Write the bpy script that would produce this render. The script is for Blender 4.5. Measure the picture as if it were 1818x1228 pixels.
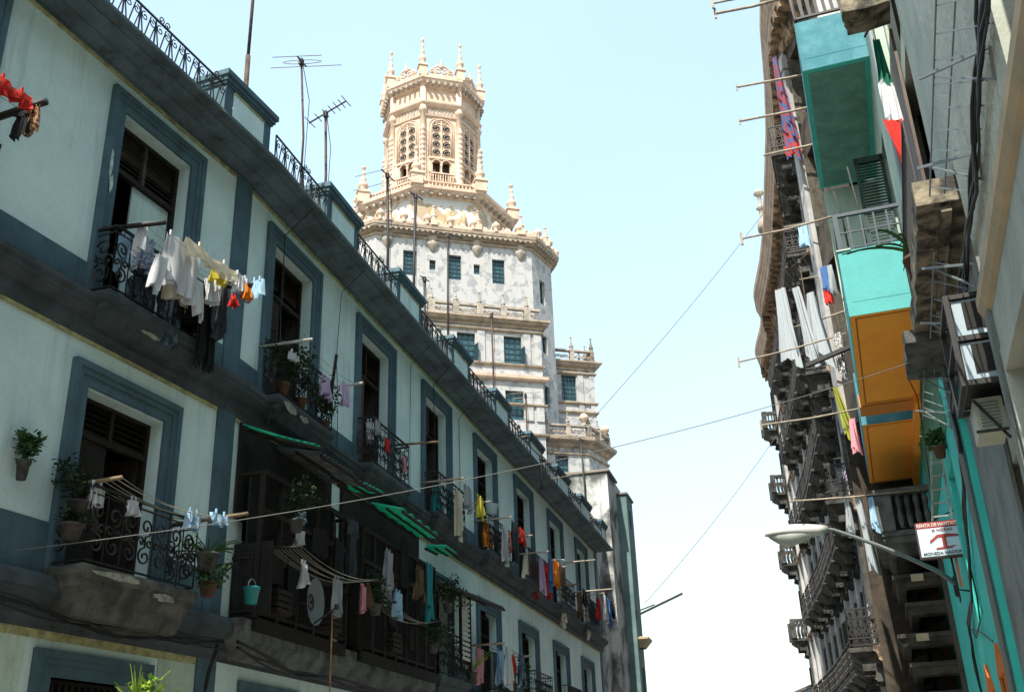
import bpy, math, random
from math import sin, cos, radians, pi, hypot, atan2, tan, sqrt
from mathutils import Matrix, Vector
random.seed(7)
for o in list(bpy.data.objects): bpy.data.objects.remove(o)
SC = bpy.context.scene
COL = SC.collection
# ---------------------------------------------------------------- camera
PITCH, ROLL = 0.41445, -0.03636
cd = bpy.data.cameras.new('camera'); cam = bpy.data.objects.new('camera', cd); COL.objects.link(cam)
F = Vector((0, cos(PITCH), sin(PITCH))); U0 = Vector((0, -sin(PITCH), cos(PITCH))); R0 = Vector((1, 0, 0))
Rv = cos(ROLL)*R0 + sin(ROLL)*U0; Uv = -sin(ROLL)*R0 + cos(ROLL)*U0
m = Matrix((Rv, Uv, -F)).transposed().to_4x4(); m.translation = Vector((0, 0, 1.6)); cam.matrix_world = m
cd.sensor_width = 36.0; cd.lens = 36.0*1859.8/1818.0; cd.clip_start = 0.05; cd.clip_end = 3000
SC.camera = cam
# ---------------------------------------------------------------- sky, sun, exposure
SUN_EL, SUN_AZ = 54.0, 201.5          # azimuth the light comes from (clockwise from +Y)
w = bpy.data.worlds.new("World"); SC.world = w; w.use_nodes = True
nt = w.node_tree; nt.nodes.clear()
sky = nt.nodes.new('ShaderNodeTexSky'); sky.sky_type = 'NISHITA'; sky.sun_disc = False
sky.sun_elevation = radians(SUN_EL); sky.sun_rotation = radians(SUN_AZ)
sky.air_density = 2.0; sky.dust_density = 2.2; sky.ozone_density = 3.6; sky.altitude = 0
bg = nt.nodes.new('ShaderNodeBackground'); bg.inputs[1].default_value = 0.15
ou = nt.nodes.new('ShaderNodeOutputWorld')
bg2 = nt.nodes.new('ShaderNodeBackground'); bg2.inputs[0].default_value = (.68, .88, 1.0, 1); bg2.inputs[1].default_value = 0.335   # thin even summer haze
tc = nt.nodes.new('ShaderNodeTexCoord'); nz = nt.nodes.new('ShaderNodeTexNoise'); nz.inputs['Scale'].default_value = 2.2; nz.inputs['Detail'].default_value = 5; nt.links.new(tc.outputs['Generated'], nz.inputs['Vector'])
mr = nt.nodes.new('ShaderNodeMapRange'); mr.inputs['From Min'].default_value = .3; mr.inputs['From Max'].default_value = .7; mr.inputs['To Min'].default_value = .315; mr.inputs['To Max'].default_value = .365; nt.links.new(nz.outputs['Fac'], mr.inputs['Value']); nt.links.new(mr.outputs[0], bg2.inputs[1])
mxs = nt.nodes.new('ShaderNodeMixShader'); mxs.inputs[0].default_value = .6
nt.links.new(sky.outputs[0], bg.inputs[0]); nt.links.new(bg.outputs[0], mxs.inputs[1]); nt.links.new(bg2.outputs[0], mxs.inputs[2]); nt.links.new(mxs.outputs[0], ou.inputs[0])
ld = bpy.data.lights.new('sun', 'SUN'); ld.energy = 3.3; ld.angle = radians(0.53); ld.color = (1.0, .94, .84)
sun = bpy.data.objects.new('sun', ld); COL.objects.link(sun)
_sd = Vector((sin(radians(SUN_AZ))*cos(radians(SUN_EL)), cos(radians(SUN_AZ))*cos(radians(SUN_EL)), sin(radians(SUN_EL))))
sun.rotation_euler = _sd.to_track_quat('Z', 'Y').to_euler(); sun.location = (0, 0, 60)
SC.view_settings.view_transform = 'Standard'; SC.view_settings.look = 'None'
SC.view_settings.exposure = 1.6; SC.view_settings.gamma = 1.0
SC.render.engine = 'CYCLES'

# ---------------------------------------------------------------- materials
MATS = {}
def mat(name, c, c2=None, sc=1.5, rough=.85, bump=.0, streak=None, sk=.5, spec=.3, metal=0.0, lo=.35, hi=.7, bsc=30, trans=0.0, emit=None):
    """base colour c, blotches of c2 by noise, vertical run-off streaks of colour `streak`"""
    if name in MATS: return MATS[name]
    m = bpy.data.materials.new(name); m.use_nodes = True; t = m.node_tree; n = t.nodes; L = t.links
    b = n['Principled BSDF']; b.inputs['Roughness'].default_value = rough; b.inputs['Metallic'].default_value = metal
    b.inputs['Specular IOR Level'].default_value = spec
    g = n.new('ShaderNodeNewGeometry')
    col = None
    def noise(scale, vec, det=6, dist=0.0, rgh=.6):
        x = n.new('ShaderNodeTexNoise'); x.inputs['Scale'].default_value = scale; x.inputs['Detail'].default_value = det
        x.inputs['Roughness'].default_value = rgh; x.inputs['Distortion'].default_value = dist
        L.new(vec, x.inputs['Vector']); return x.outputs['Fac']
    def ramp(f, a, bb):
        r = n.new('ShaderNodeMapRange'); r.inputs['From Min'].default_value = a; r.inputs['From Max'].default_value = bb
        r.interpolation_type = 'SMOOTHSTEP'; L.new(f, r.inputs['Value']); return r.outputs['Result']
    def mix(f, a, bb):
        x = n.new('ShaderNodeMix'); x.data_type = 'RGBA'; L.new(f, x.inputs[0])
        for v, i in ((a, 6), (bb, 7)):
            if isinstance(v, tuple): x.inputs[i].default_value = (*v, 1)
            else: L.new(v, x.inputs[i])
        return x.outputs[2]
    cur = tuple(c)
    if c2 is not None: cur = mix(ramp(noise(sc, g.outputs['Position'], 8, .4), lo, hi), cur, tuple(c2))
    if streak is not None:
        mp = n.new('ShaderNodeMapping'); mp.inputs['Scale'].default_value = (3.2, 3.2, .28); L.new(g.outputs['Position'], mp.inputs['Vector'])
        f = noise(1.0, mp.outputs['Vector'], 7, .3, .65)
        r = ramp(f, .5, .75); mu = n.new('ShaderNodeMath'); mu.operation = 'MULTIPLY'; L.new(r, mu.inputs[0]); mu.inputs[1].default_value = sk
        cur = mix(mu.outputs[0], cur, tuple(streak))
    # fine grain
    f = ramp(noise(55, g.outputs['Position'], 3), .3, .7)
    hs = n.new('ShaderNodeMath'); hs.operation = 'MULTIPLY_ADD'; L.new(f, hs.inputs[0]); hs.inputs[1].default_value = .16; hs.inputs[2].default_value = .92
    vm = n.new('ShaderNodeVectorMath'); vm.operation = 'SCALE'
    if isinstance(cur, tuple): vm.inputs[0].default_value = cur
    else: L.new(cur, vm.inputs[0])
    L.new(hs.outputs[0], vm.inputs['Scale']); L.new(vm.outputs[0], b.inputs['Base Color'])
    if bump:
        bp = n.new('ShaderNodeBump'); bp.inputs['Strength'].default_value = bump; bp.inputs['Distance'].default_value = .03
        L.new(noise(bsc, g.outputs['Position'], 8, .2), bp.inputs['Height']); L.new(bp.outputs[0], b.inputs['Normal'])
    if trans:
        tr = n.new('ShaderNodeBsdfTranslucent'); L.new(vm.outputs[0], tr.inputs['Color'])
        ms = n.new('ShaderNodeMixShader'); ms.inputs[0].default_value = trans
        L.new(b.outputs[0], ms.inputs[1]); L.new(tr.outputs[0], ms.inputs[2]); L.new(ms.outputs[0], n['Material Output'].inputs['Surface'])
    MATS[name] = m; return m

PANEL = mat('pale_panel_paint', (.61, .75, .72), (.52, .66, .64), 1.1, bump=.35, streak=(.27, .35, .32), sk=.5, bsc=14)
PANELLOW = mat('pale_panel_paint_grimy', (.54, .66, .55), (.34, .44, .35), .8, bump=.3, streak=(.16, .18, .12), sk=.5, bsc=12)
TRIM = mat('slate_blue_trim', (.075, .135, .162), (.055, .10, .122), 2.2, bump=.35, streak=(.03, .05, .05), sk=.55, bsc=18)
COURSE = mat('grimy_course', (.066, .084, .09), (.038, .049, .052), 2.5, bump=.5, streak=(.02, .02, .015), sk=.6)
CORN = mat('weathered_cornice', (.105, .15, .165), (.06, .085, .09), 1.3, bump=.6, streak=(.022, .028, .024), sk=.7)
OCHRE = mat('ochre_edge', (.42, .40, .20), (.22, .2, .1), 6, bump=.2)
WOOD = mat('dark_brown_wood', (.022, .014, .008), (.009, .007, .005), 4, rough=.7, bump=.3)
WOODG = mat('dark_green_wood', (.012, .04, .032), (.006, .016, .013), 4, rough=.6)
LOUV = mat('grey_louvre', (.07, .065, .05), (.03, .028, .022), 5)
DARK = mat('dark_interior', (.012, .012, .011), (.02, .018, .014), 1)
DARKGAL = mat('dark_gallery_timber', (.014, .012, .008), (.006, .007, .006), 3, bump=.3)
IRON = mat('black_iron', (.008, .009, .009), (.02, .015, .011), 9, rough=.6, spec=.4)
IRONB = mat('blue_iron', (.004, .02, .035), rough=.5, spec=.5)
RUST = mat('rusty_iron', (.09, .05, .03), (.03, .022, .018), 9, rough=.8)
ALU = mat('dull_aluminium', (.35, .34, .3), rough=.5, metal=.6)
PALEPOLE = mat('pale_pole', (.34, .29, .22), (.2, .16, .12), 7)
BAMBOO = mat('wooden_pole', (.22, .16, .09), (.08, .06, .04), 8)
BLACKCABLE = mat('black_cable', (.012, .013, .014), rough=.5)
LINE = mat('clothes_cord', (.22, .21, .16), rough=.8)
ROOF = mat('flat_roof', (.2, .17, .14), (.12, .11, .09), .8)
TWHITE = mat('peeling_white_render', (.36, .355, .345), (.235, .245, .25), 1.5, bump=.5, streak=(.22, .23, .225), sk=.6, lo=.5, hi=.58, bsc=5)
TCREAM = mat('cream_terracotta', (.56, .42, .315), (.43, .32, .24), 1.6, bump=.4, streak=(.34, .25, .18), sk=.35, bsc=6)
TSTONE = mat('weathered_stone', (.36, .31, .25), (.19, .175, .15), 1.8, bump=.6, streak=(.16, .15, .12), sk=.6, bsc=7)
TCORN = mat('tan_cornice_stone', (.38, .30, .22), (.20, .17, .135), 1.5, bump=.6, streak=(.14, .13, .1), sk=.5, bsc=7)
TGLASS = mat('dusty_window_glass', (.012, .045, .055), (.03, .09, .105), 3, rough=.25, spec=.5)
TFRAME = mat('dark_window_frame', (.012, .035, .045), rough=.5)
STAIN = mat('mould_stained_wall', (.44, .45, .42), (.07, .075, .07), .55, bump=.4, streak=(.06, .065, .06), sk=.85, lo=.42, hi=.62, bsc=6)
TEALWALL = mat('teal_grey_wall', (.12, .185, .185), (.07, .12, .12), .7, bump=.3, streak=(.04, .07, .07), sk=.6)
# right side
TURQ = mat('turquoise_paint', (.05, .50, .42), (.045, .43, .37), 1.2, bump=.15, streak=(.05, .3, .25), sk=.25, bsc=14)
TURQL = mat('light_turquoise_paint', (.085, .33, .315), (.075, .29, .28), 1.2, bump=.15, bsc=14)
TURQB = mat('mottled_blue_teal_paint', (.045, .17, .205), (.09, .25, .28), 2.0, bump=.25, streak=(.03, .12, .15), sk=.6)
TEALEDGE = mat('green_teal_edge', (.07, .52, .43), (.06, .45, .38), 2)
GREENSOF = mat('dark_green_soffit', (.10, .23, .19), (.16, .32, .265), 2.2, bump=.3, streak=(.16, .34, .28), sk=.25)
ORANGE = mat('orange_paint', (.98, .39, .05), (.93, .35, .042), 1.6, bump=.12)
ORANGED = mat('orange_groove', (.36, .11, .02))
OLIVE = mat('olive_green_paint', (.06, .2, .11), (.04, .15, .09), 1.5)
PALEG = mat('pale_green_wall', (.36, .44, .36), (.28, .36, .3), 1.5, bump=.15)
GREYW = mat('pale_grey_render', (.38, .40, .33), (.29, .31, .26), 1.1, bump=.4, streak=(.14, .17, .17), sk=.5, bsc=10)
GREYW2 = mat('dirty_grey_render', (.20, .22, .20), (.12, .135, .125), 1.4, bump=.5, streak=(.06, .07, .06), sk=.6)
CREAM = mat('cream_paint', (.42, .32, .19), (.3, .26, .18), 1.5)
DECAY = mat('decayed_plaster', (.26, .22, .15), (.03, .028, .022), 3.2, bump=1.0, streak=(.04, .036, .03), sk=.5, lo=.36, hi=.66, bsc=9)
BROWNST = mat('brown_stone', (.09, .07, .052), (.035, .03, .022), 1.6, bump=.6, streak=(.02, .02, .015), sk=.6)
BROWNPALE = mat('dusty_brown_pilaster', (.20, .175, .145), (.09, .08, .065), 1.6, bump=.5, streak=(.05, .04, .03), sk=.6)
FARW = mat('grey_white_render', (.40, .39, .37), (.24, .235, .225), .8, bump=.3, streak=(.16, .16, .15), sk=.7, bsc=6)
FARC = mat('sooty_cornice_stone', (.30, .21, .14), (.045, .036, .026), 2.2, bump=.9, lo=.42, hi=.56, bsc=5)
FAREDGE = mat('tan_cornice_edge', (.40, .30, .22), (.28, .2, .15), 1.5, bump=.3, streak=(.1, .08, .06), sk=.5)
FARDARK = mat('blackened_balcony_stone', (.07, .07, .062), (.014, .013, .011), 3, bump=.8)
CONC = mat('rough_dark_concrete', (.045, .05, .05), (.11, .11, .10), 3, bump=.6)
ACWHITE = mat('yellowed_metal_casing', (.42, .44, .34), (.3, .32, .24), 3, rough=.6)
GREYMETAL = mat('grey_painted_metal', (.15, .17, .17), rough=.5)
LAMPW = mat('pale_grey_lamp_metal', (.40, .40, .37), rough=.45)
LAMPG = mat('frosted_lamp_glass', (.28, .30, .26), rough=.2, spec=.5)
SIGNW = mat('sign_white', (.42, .55, .60), rough=.5)
SIGNB = mat('sign_frame_brown', (.05, .03, .025), rough=.6)
SIGNR = mat('sign_red', (.26, .035, .03), rough=.5)
SIGNL = mat('sign_letter_pale', (.55, .5, .45), rough=.5)
GREENPL = mat('green_corrugated_plastic', (.07, .70, .46), (.05, .55, .36), 3, rough=.4, trans=.6)
GREYPL = mat('grey_corrugated_sheet', (.09, .11, .11), (.04, .05, .05), 3, rough=.7)
LEAF = mat('leaf_green', (.05, .11, .03), (.025, .06, .02), 9, rough=.6, trans=.25)
LEAFY = mat('yellow_green_blade', (.30, .42, .05), (.12, .25, .04), 9, rough=.6, trans=.3)
TERRA = mat('terracotta_pot', (.10, .05, .03), (.06, .035, .025), 6)
GREYPOT = mat('grey_pot', (.08, .08, .075), (.04, .04, .04), 6)
BUCKET = mat('turquoise_plastic', (.015, .20, .20), rough=.4)
ASPH = mat('asphalt', (.20, .19, .18), (.15, .145, .14), 2, bump=.4)
PAVE = mat('pavement_concrete', (.40, .38, .35), (.3, .28, .26), 1.2, bump=.3)
DIRT = mat('city_ground', (.2, .18, .15), (.15, .14, .12), .1)
C = {}
def cloth(name, c, c2=None, sc=9, lo=.45, hi=.55): C[name] = mat('cloth_'+name, c, c2, sc, rough=.9, trans=.3, lo=lo, hi=hi)
cloth('white', (.66, .67, .68)); cloth('cream', (.72, .66, .52)); cloth('yellow', (.72, .62, .08)); cloth('red', (.62, .04, .03))
cloth('orange', (.80, .26, .03)); cloth('blue', (.07, .17, .38)); cloth('light_blue', (.36, .55, .70)); cloth('black', (.014, .014, .016))
cloth('charcoal', (.05, .06, .07)); cloth('pink', (.70, .33, .38)); cloth('teal', (.03, .25, .28)); cloth('lime', (.28, .55, .08))
cloth('denim', (.05, .09, .13), (.16, .22, .28), 7); cloth('plaid', (.62, .66, .72), (.16, .26, .42), 22)
cloth('leopard', (.42, .24, .12), (.05, .02, .01), 30); cloth('brown', (.15, .09, .05)); cloth('floral', (.05, .13, .30), (.35, .06, .05), 8)
cloth('lavender', (.55, .45, .62)); cloth('olive', (.30, .32, .05)); cloth('flag_green', (.01, .14, .09)); cloth('grey', (.34, .36, .38)); cloth('dotted', (.7, .7, .68), (.02, .02, .02), 26)

# ---------------------------------------------------------------- frames and mesh builder
class Fr:
    """wall frame: s runs along the wall, o out of it (towards the street), z up"""
    def __init__(f, P, az, out):
        f.P = Vector((P[0], P[1])); f.t = Vector((sin(az), cos(az)))
        f.o = Vector((cos(az), -sin(az))) if out == 'R' else Vector((-cos(az), sin(az)))
        f.sg = -1 if out == 'R' else 1
        x = f.t*f.sg; f.rz = atan2(x.y, x.x)
    def w(f, s, o, z):
        p = f.P + f.t*s + f.o*o; return Vector((p.x, p.y, z))
A1, A2, A3 = .35656, .25324, .32227
F1 = Fr((-10*cos(A1), 10*sin(A1)), A1, 'R')
P2 = F1.w(13.35, 0, 0); F2 = Fr((P2.x, P2.y), A2, 'R')
R3 = Fr((1.7*cos(A3), -1.7*sin(A3)), A3, 'L')
WORLD = Fr((0, 0), 0, 'R'); WORLD.o = Vector((1, 0)); 
class Wd:                                     # plain world frame: s=x, o=y
    sg = 1; rz = 0.0
    def w(f, s, o, z): return Vector((s, o, z))
WF = Wd()

class Thing:
    def __init__(T, name, label, cat, fr, s, o, z, group=None, kind=None, rot=0):
        T.fr, T.s, T.o, T.z = fr, s, o, z
        e = bpy.data.objects.new(name, None); COL.objects.link(e); e.empty_display_size = .2
        e.location = fr.w(s, o, z); e.rotation_euler = (0, 0, fr.rz)
        T.e = e
        if label: e['label'] = label
        if cat: e['category'] = cat
        if group: e['group'] = group
        if kind: e['kind'] = kind
    def part(T, name, mb, mt, parent=None, label=None, kind=None, fr=None):
        ob = mb.build(name, mt, T, fr)
        ob.parent = parent if parent is not None else T.e
        if label: ob['label'] = label
        if kind: ob['kind'] = kind
        return ob
def dup(T, s, o, z, label=None, fr=None, scale=None):
    """copy a thing with parts and sub-parts"""
    fr = fr or T.fr
    r = T.e.copy(); COL.objects.link(r); r.location = fr.w(s, o, z); r.rotation_euler = (0, 0, fr.rz)
    if label: r['label'] = label
    if scale: r.scale = scale
    for ch in T.e.children:
        c = ch.copy(); COL.objects.link(c); c.parent = r
        for g in ch.children:
            d = g.copy(); COL.objects.link(d); d.parent = c
    return r
def dup_part(ob, parent, dx, dy, dz):
    """copy a part (with its sub-parts) under the same thing, shifted in the thing's local axes"""
    c = ob.copy(); COL.objects.link(c); c.parent = parent; c.location = ob.location + Vector((dx, dy, dz))
    for g in ob.children:
        d = g.copy(); COL.objects.link(d); d.parent = c
    return c

class MB:
    def __init__(b): b.v = []; b.f = []; b.sm = []
    def add(b, vs, fs, smooth=False):
        n = len(b.v); b.v += [tuple(x) for x in vs]; b.f += [tuple(i+n for i in f) for f in fs]; b.sm += [smooth]*len(fs); return b
    def quad(b, *p): return b.add(p, [tuple(range(len(p)))])
    def box(b, s0, s1, o0, o1, z0, z1, sh=0):
        """sh: shift of the top along s"""
        vs = [(s0, o0, z0), (s1, o0, z0), (s1, o1, z0), (s0, o1, z0), (s0+sh, o0, z1), (s1+sh, o0, z1), (s1+sh, o1, z1), (s0+sh, o1, z1)]
        return b.add(vs, [(0, 3, 2, 1), (4, 5, 6, 7), (0, 1, 5, 4), (1, 2, 6, 5), (2, 3, 7, 6), (3, 0, 4, 7)])
    def beam(b, p, q, w, h=None, up=(0, 0, 1)):
        """rectangular bar from p to q"""
        h = h or w; p = Vector(p); q = Vector(q); d = (q-p).normalized(); u = Vector(up)
        if abs(d.dot(u)) > .95: u = Vector((1, 0, 0))
        a = d.cross(u).normalized()*w/2; c = d.cross(a).normalized()*h/2
        vs = [x+i*a+j*c for x in (p, q) for i, j in ((-1, -1), (1, -1), (1, 1), (-1, 1))]
        return b.add(vs, [(0, 1, 2, 3), (7, 6, 5, 4), (0, 4, 5, 1), (1, 5, 6, 2), (2, 6, 7, 3), (3, 7, 4, 0)])
    def tube(b, pts, r, n=5, cap=True, closed=False, r2=None):
        P = [Vector(p) for p in pts]; k = len(P)
        if k < 2: return b
        vs = []; ref = None
        for i, p in enumerate(P):
            if closed: d = P[(i+1) % k]-P[i-1]
            else: d = P[min(i+1, k-1)]-P[max(i-1, 0)]
            if d.length < 1e-9: d = Vector((0, 0, 1))
            d.normalize()
            if ref is None:
                ref = Vector((0, 0, 1)) if abs(d.z) < .9 else Vector((1, 0, 0))
            a = (ref - d*ref.dot(d))
            if a.length < 1e-4: a = d.orthogonal()
            a.normalize(); ref = a; c = d.cross(a)
            rr = r if r2 is None else r+(r2-r)*i/(k-1)
            vs += [p+rr*(cos(2*pi*j/n)*a+sin(2*pi*j/n)*c) for j in range(n)]
        fs = []
        for i in range(k if closed else k-1):
            i2 = (i+1) % k
            for j in range(n): fs.append((i*n+j, i*n+(j+1) % n, i2*n+(j+1) % n, i2*n+j))
        if cap and not closed: fs += [tuple(range(n))[::-1], tuple((k-1)*n+j for j in range(n))]
        return b.add(vs, fs, n > 4)
    def lathe(b, c, prof, n=10, rot=0.0, smooth=True, sx=1, sy=1):
        """prof: (r, dz) from bottom to top, around vertical axis at c=(s,o,z)"""
        vs = []; fs = []
        for r, z in prof:
            vs += [(c[0]+sx*r*cos(rot+2*pi*j/n), c[1]+sy*r*sin(rot+2*pi*j/n), c[2]+z) for j in range(n)]
        k = len(prof)
        for i in range(k-1):
            for j in range(n): fs.append((i*n+j, i*n+(j+1) % n, (i+1)*n+(j+1) % n, (i+1)*n+j))
        fs += [tuple(range(n))[::-1], tuple((k-1)*n+j for j in range(n))]
        return b.add(vs, fs, smooth)
    def poly(b, pts, z0, z1):
        n = len(pts); vs = [(x, y, z0) for x, y in pts]+[(x, y, z1) for x, y in pts]
        fs = [tuple(range(n))[::-1], tuple(range(n, 2*n))]+[(i, (i+1) % n, n+(i+1) % n, n+i) for i in range(n)]
        return b.add(vs, fs)
    def sweep(b, path, prof, closed=False, side=1):
        """prof (off,z) swept along plan path (s,o); off goes to the right of the path if side=1"""
        n = len(path); N = []
        for i in range(n):
            def nrm(a, c):
                dx, dy = c[0]-a[0], c[1]-a[1]; l = hypot(dx, dy) or 1; return (dy/l*side, -dx/l*side)
            if closed: n1 = nrm(path[i-1], path[i]); n2 = nrm(path[i], path[(i+1) % n])
            else:
                n1 = nrm(path[max(i-1, 0)], path[max(i, 1)]); n2 = nrm(path[min(i, n-2)], path[min(i+1, n-1)])
            mx, my = n1[0]+n2[0], n1[1]+n2[1]; q = (mx*mx+my*my)/2 or 1
            k = 1/max(.3, (1+n1[0]*n2[0]+n1[1]*n2[1])); N.append((mx*k, my*k))
        vs = [(p[0]+N[i][0]*o, p[1]+N[i][1]*o, z) for i, p in enumerate(path) for o, z in prof]
        k = len(prof); fs = []
        for i in range(n if closed else n-1):
            i2 = (i+1) % n
            for j in range(k-1): fs.append((i*k+j, i2*k+j, i2*k+j+1, i*k+j+1))
        if not closed: fs += [tuple(range(k)), tuple((n-1)*k+j for j in range(k))[::-1]]
        return b.add(vs, fs)
    def wall(b, s0, s1, z0, z1, holes, depth=.35, o=0.0):
        """front sheet at o with rectangular holes (s0,s1,z0,z1) and reveals of given depth"""
        S = sorted({s0, s1, *[min(max(x, s0), s1) for h in holes for x in h[:2]]}); Z = sorted({z0, z1, *[min(max(x, z0), z1) for h in holes for x in h[2:4]]})
        for i in range(len(S)-1):
            for j in range(len(Z)-1):
                cs, cz = (S[i]+S[i+1])/2, (Z[j]+Z[j+1])/2
                if any(h[0] < cs < h[1] and h[2] < cz < h[3] for h in holes): continue
                b.quad((S[i], o, Z[j]), (S[i+1], o, Z[j]), (S[i+1], o, Z[j+1]), (S[i], o, Z[j+1]))
        for h in holes:
            a, c, d, e = h[:4]; q = o-depth
            b.quad((a, o, d), (a, q, d), (a, q, e), (a, o, e)); b.quad((c, o, d), (c, o, e), (c, q, e), (c, q, d))
            b.quad((a, o, e), (a, q, e), (c, q, e), (c, o, e)); b.quad((a, o, d), (c, o, d), (c, q, d), (a, q, d))
        return b
    def build(b, name, mt, T, fr=None):
        me = bpy.data.meshes.new(name); fr = fr or T.fr; L0 = T.fr.w(T.s, T.o, T.z); c, q = cos(-T.fr.rz), sin(-T.fr.rz)
        vs = []
        for x, y, z in b.v:
            p = fr.w(x, y, z)-L0; vs.append((c*p.x-q*p.y, q*p.x+c*p.y, p.z))
        me.from_pydata(vs, [], b.f)
        me.polygons.foreach_set('use_smooth', b.sm); me.materials.append(mt); me.update()
        ob = bpy.data.objects.new(name, me); COL.objects.link(ob); return ob
def solo(name, label, cat, mb, mt, fr, s, o, z, group=None, kind=None):
    """a thing that is one mesh"""
    class Q: pass
    q = Q(); q.fr, q.s, q.o, q.z = fr, s, o, z
    ob = mb.build(name, mt, q); ob.location = fr.w(s, o, z); ob.rotation_euler = (0, 0, fr.rz)
    if label: ob['label'] = label
    if cat: ob['category'] = cat
    if group: ob['group'] = group
    if kind: ob['kind'] = kind
    return ob
def sagline(p, q, sag, n=14):
    p = Vector(p); q = Vector(q)
    return [p.lerp(q, i/n)-Vector((0, 0, sag*4*(i/n)*(1-i/n))) for i in range(n+1)]

# ---------------------------------------------------------------- iron scrollwork
def spiral(cx, cz, r, a0, turns, sgn, n=13):
    return [(cx+r*(1-.82*i/n)*cos(a0+sgn*2*pi*turns*i/n), cz+r*(1-.82*i/n)*sin(a0+sgn*2*pi*turns*i/n)) for i in range(n+1)]
def scroll_cell(w, h, k):
    """list of 2-D polylines filling a cell w x h"""
    r = min(w*.42, h*.2); out = []
    d = 1 if k % 2 else -1
    t = spiral(w*.5, h*.74, r, -pi/2 if d > 0 else -pi/2, 1.35, d)
    u = spiral(w*.5, h*.27, r, pi/2, 1.35, d)
    out.append(t[::-1]+u)
    out.append(spiral(w*.5-d*w*.26, h*.5, r*.55, pi/2*(1+d), 1.1, -d, 9))
    out.append(spiral(w*.5+d*w*.26, h*.5, r*.5, pi/2*(1-d), 1.1, -d, 9))
    return out
def scroll_rail(mb, path, z0, z1, cw=.3, r=.0135):
    """scrollwork along plan path; two rails + scroll cells"""
    h = z1-z0
    for i in range(len(path)-1):
        a = Vector(path[i]); c = Vector(path[i+1]); L = (c-a).length; n = max(1, round(L/cw)); w = L/n
        for z, rr in ((z0, .014), (z1, .02), (z1-.1*h, .010)):
            mb.beam((*a, z), (*c, z), rr*2, rr*1.6)
        for k in range(n+1):
            p = a.lerp(c, k/n); mb.beam((*p, z0), (*p, z1), .014)
        for k in range(n):
            for pl in scroll_cell(w, h*.9, k):
                mb.tube([(*a.lerp(c, (k*w+x)/L), z0+z) for x, z in pl], r, 3, False)
def bar_rail(mb, path, z0, z1, cw=.12, r=.012):
    for i in range(len(path)-1):
        a = Vector(path[i]); c = Vector(path[i+1]); L = (c-a).length; n = max(1, round(L/cw))
        for z in (z0, z1): mb.beam((*a, z), (*c, z), r*3, r*2.5)
        for k in range(n+1): mb.beam((*a.lerp(c, k/n), z0), (*a.lerp(c, k/n), z1), r*1.6)

# ---------------------------------------------------------------- ground
T = Thing('ground', None, None, WF, 0, 0, 0, kind='structure'); T.part('ground_sheet', MB().quad((-900, -600, -.15), (900, -600, -.15), (900, 1500, -.15), (-900, 1500, -.15)), DIRT)
mb = MB()
cl = [F1.w(-30, 1.6, 0), F1.w(13.2, 1.6, 0), F2.w(34, 1.6, 0), F2.w(75, 1.6, 0)]; cr = [R3.w(-32, 1.3, 0), R3.w(10, 1.3, 0), Vector((10.2, 32, 0)), Vector((23, 78, 0))]
for i in range(3): mb.quad((cl[i].x, cl[i].y, -.1), (cr[i].x, cr[i].y, -.1), (cr[i+1].x, cr[i+1].y, -.1), (cl[i+1].x, cl[i+1].y, -.1))
solo('road', None, None, mb, ASPH, WF, 0, 0, 0, kind='structure')
mb = MB()
for fr, a, b_, wd in ((F1, -30, 13.35, 1.6), (F2, 0, 75, 1.6), (R3, -32, 31, 1.3)):
    mb2 = [fr.w(a, -.05, 0), fr.w(b_, -.05, 0), fr.w(b_, wd, 0), fr.w(a, wd, 0)]
    vs = [(p.x, p.y, -.12) for p in mb2]+[(p.x, p.y, 0.03) for p in mb2]
    mb.add(vs, [(4, 5, 6, 7), (0, 1, 5, 4), (1, 2, 6, 5), (2, 3, 7, 6), (3, 0, 4, 7)])
solo('pavement', None, None, mb, PAVE, WF, 0, 0, 0, kind='structure')

# ================================================================ LEFT: long blue-grey apartment building
BLD = Thing('apartment_building', 'long pale blue apartment building with slate trim and three storeys of balconies along the left', 'building', WF, F1.w(13.35, 0, 0).x, F1.w(13.35, 0, 0).y, 0)
W1 = [(1.4, 3.65), (5.7, 7.95), (9.97, 12.2)]
W2 = [(.94, 3.21), (5.1, 7.39), (9.3, 11.62), (13.77, 16.1), (18.28, 20.72), (23.0, 25.42), (27.85, 30.25)]
def opening(w, top, bot): return (w[0]+.31, w[1]-.31, bot, top-.32)
END2 = 32.6
def facade(fr, s0, s1, wins, midwins, k):
    holes = [opening(w_, 11.8, 8.3) for w_ in wins]+[opening(w_, 7.3, 4.45) for w_ in midwins]+[(w_[0]+.35, w_[1]-.35, -.1, 3.3) for w_ in wins]
    BLD.part('wall', MB().wall(s0, s1, -.15, 12.2, holes, .32), PANEL if k else PANEL, fr=fr)
facade(F1, -32, 13.35, W1, W1, 1)
facade(F2, 0, END2, W2, [(.5, 4.0), (4.6, 9.0)]+[(9.3, 11.62)]+W2[3:], 1)
# end wall, back and roof
BLD.part('roof', MB().box(-32, 13.9, -12, -.02, 12.2, 12.33), ROOF, fr=F1)
BLD.part('roof', MB().box(.2, END2-.02, -11.8, -.02, 12.2, 12.325), ROOF, fr=F2)
BLD.part('wall', MB().quad((END2, 0, -.1), (END2, -12, -.1), (END2, -12, 12.3), (END2, 0, 12.3)).quad((0, -12, -.1), (END2, -12, -.1), (END2, -12, 12.3), (0, -12, 12.3)), TEALWALL, fr=F2)
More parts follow.
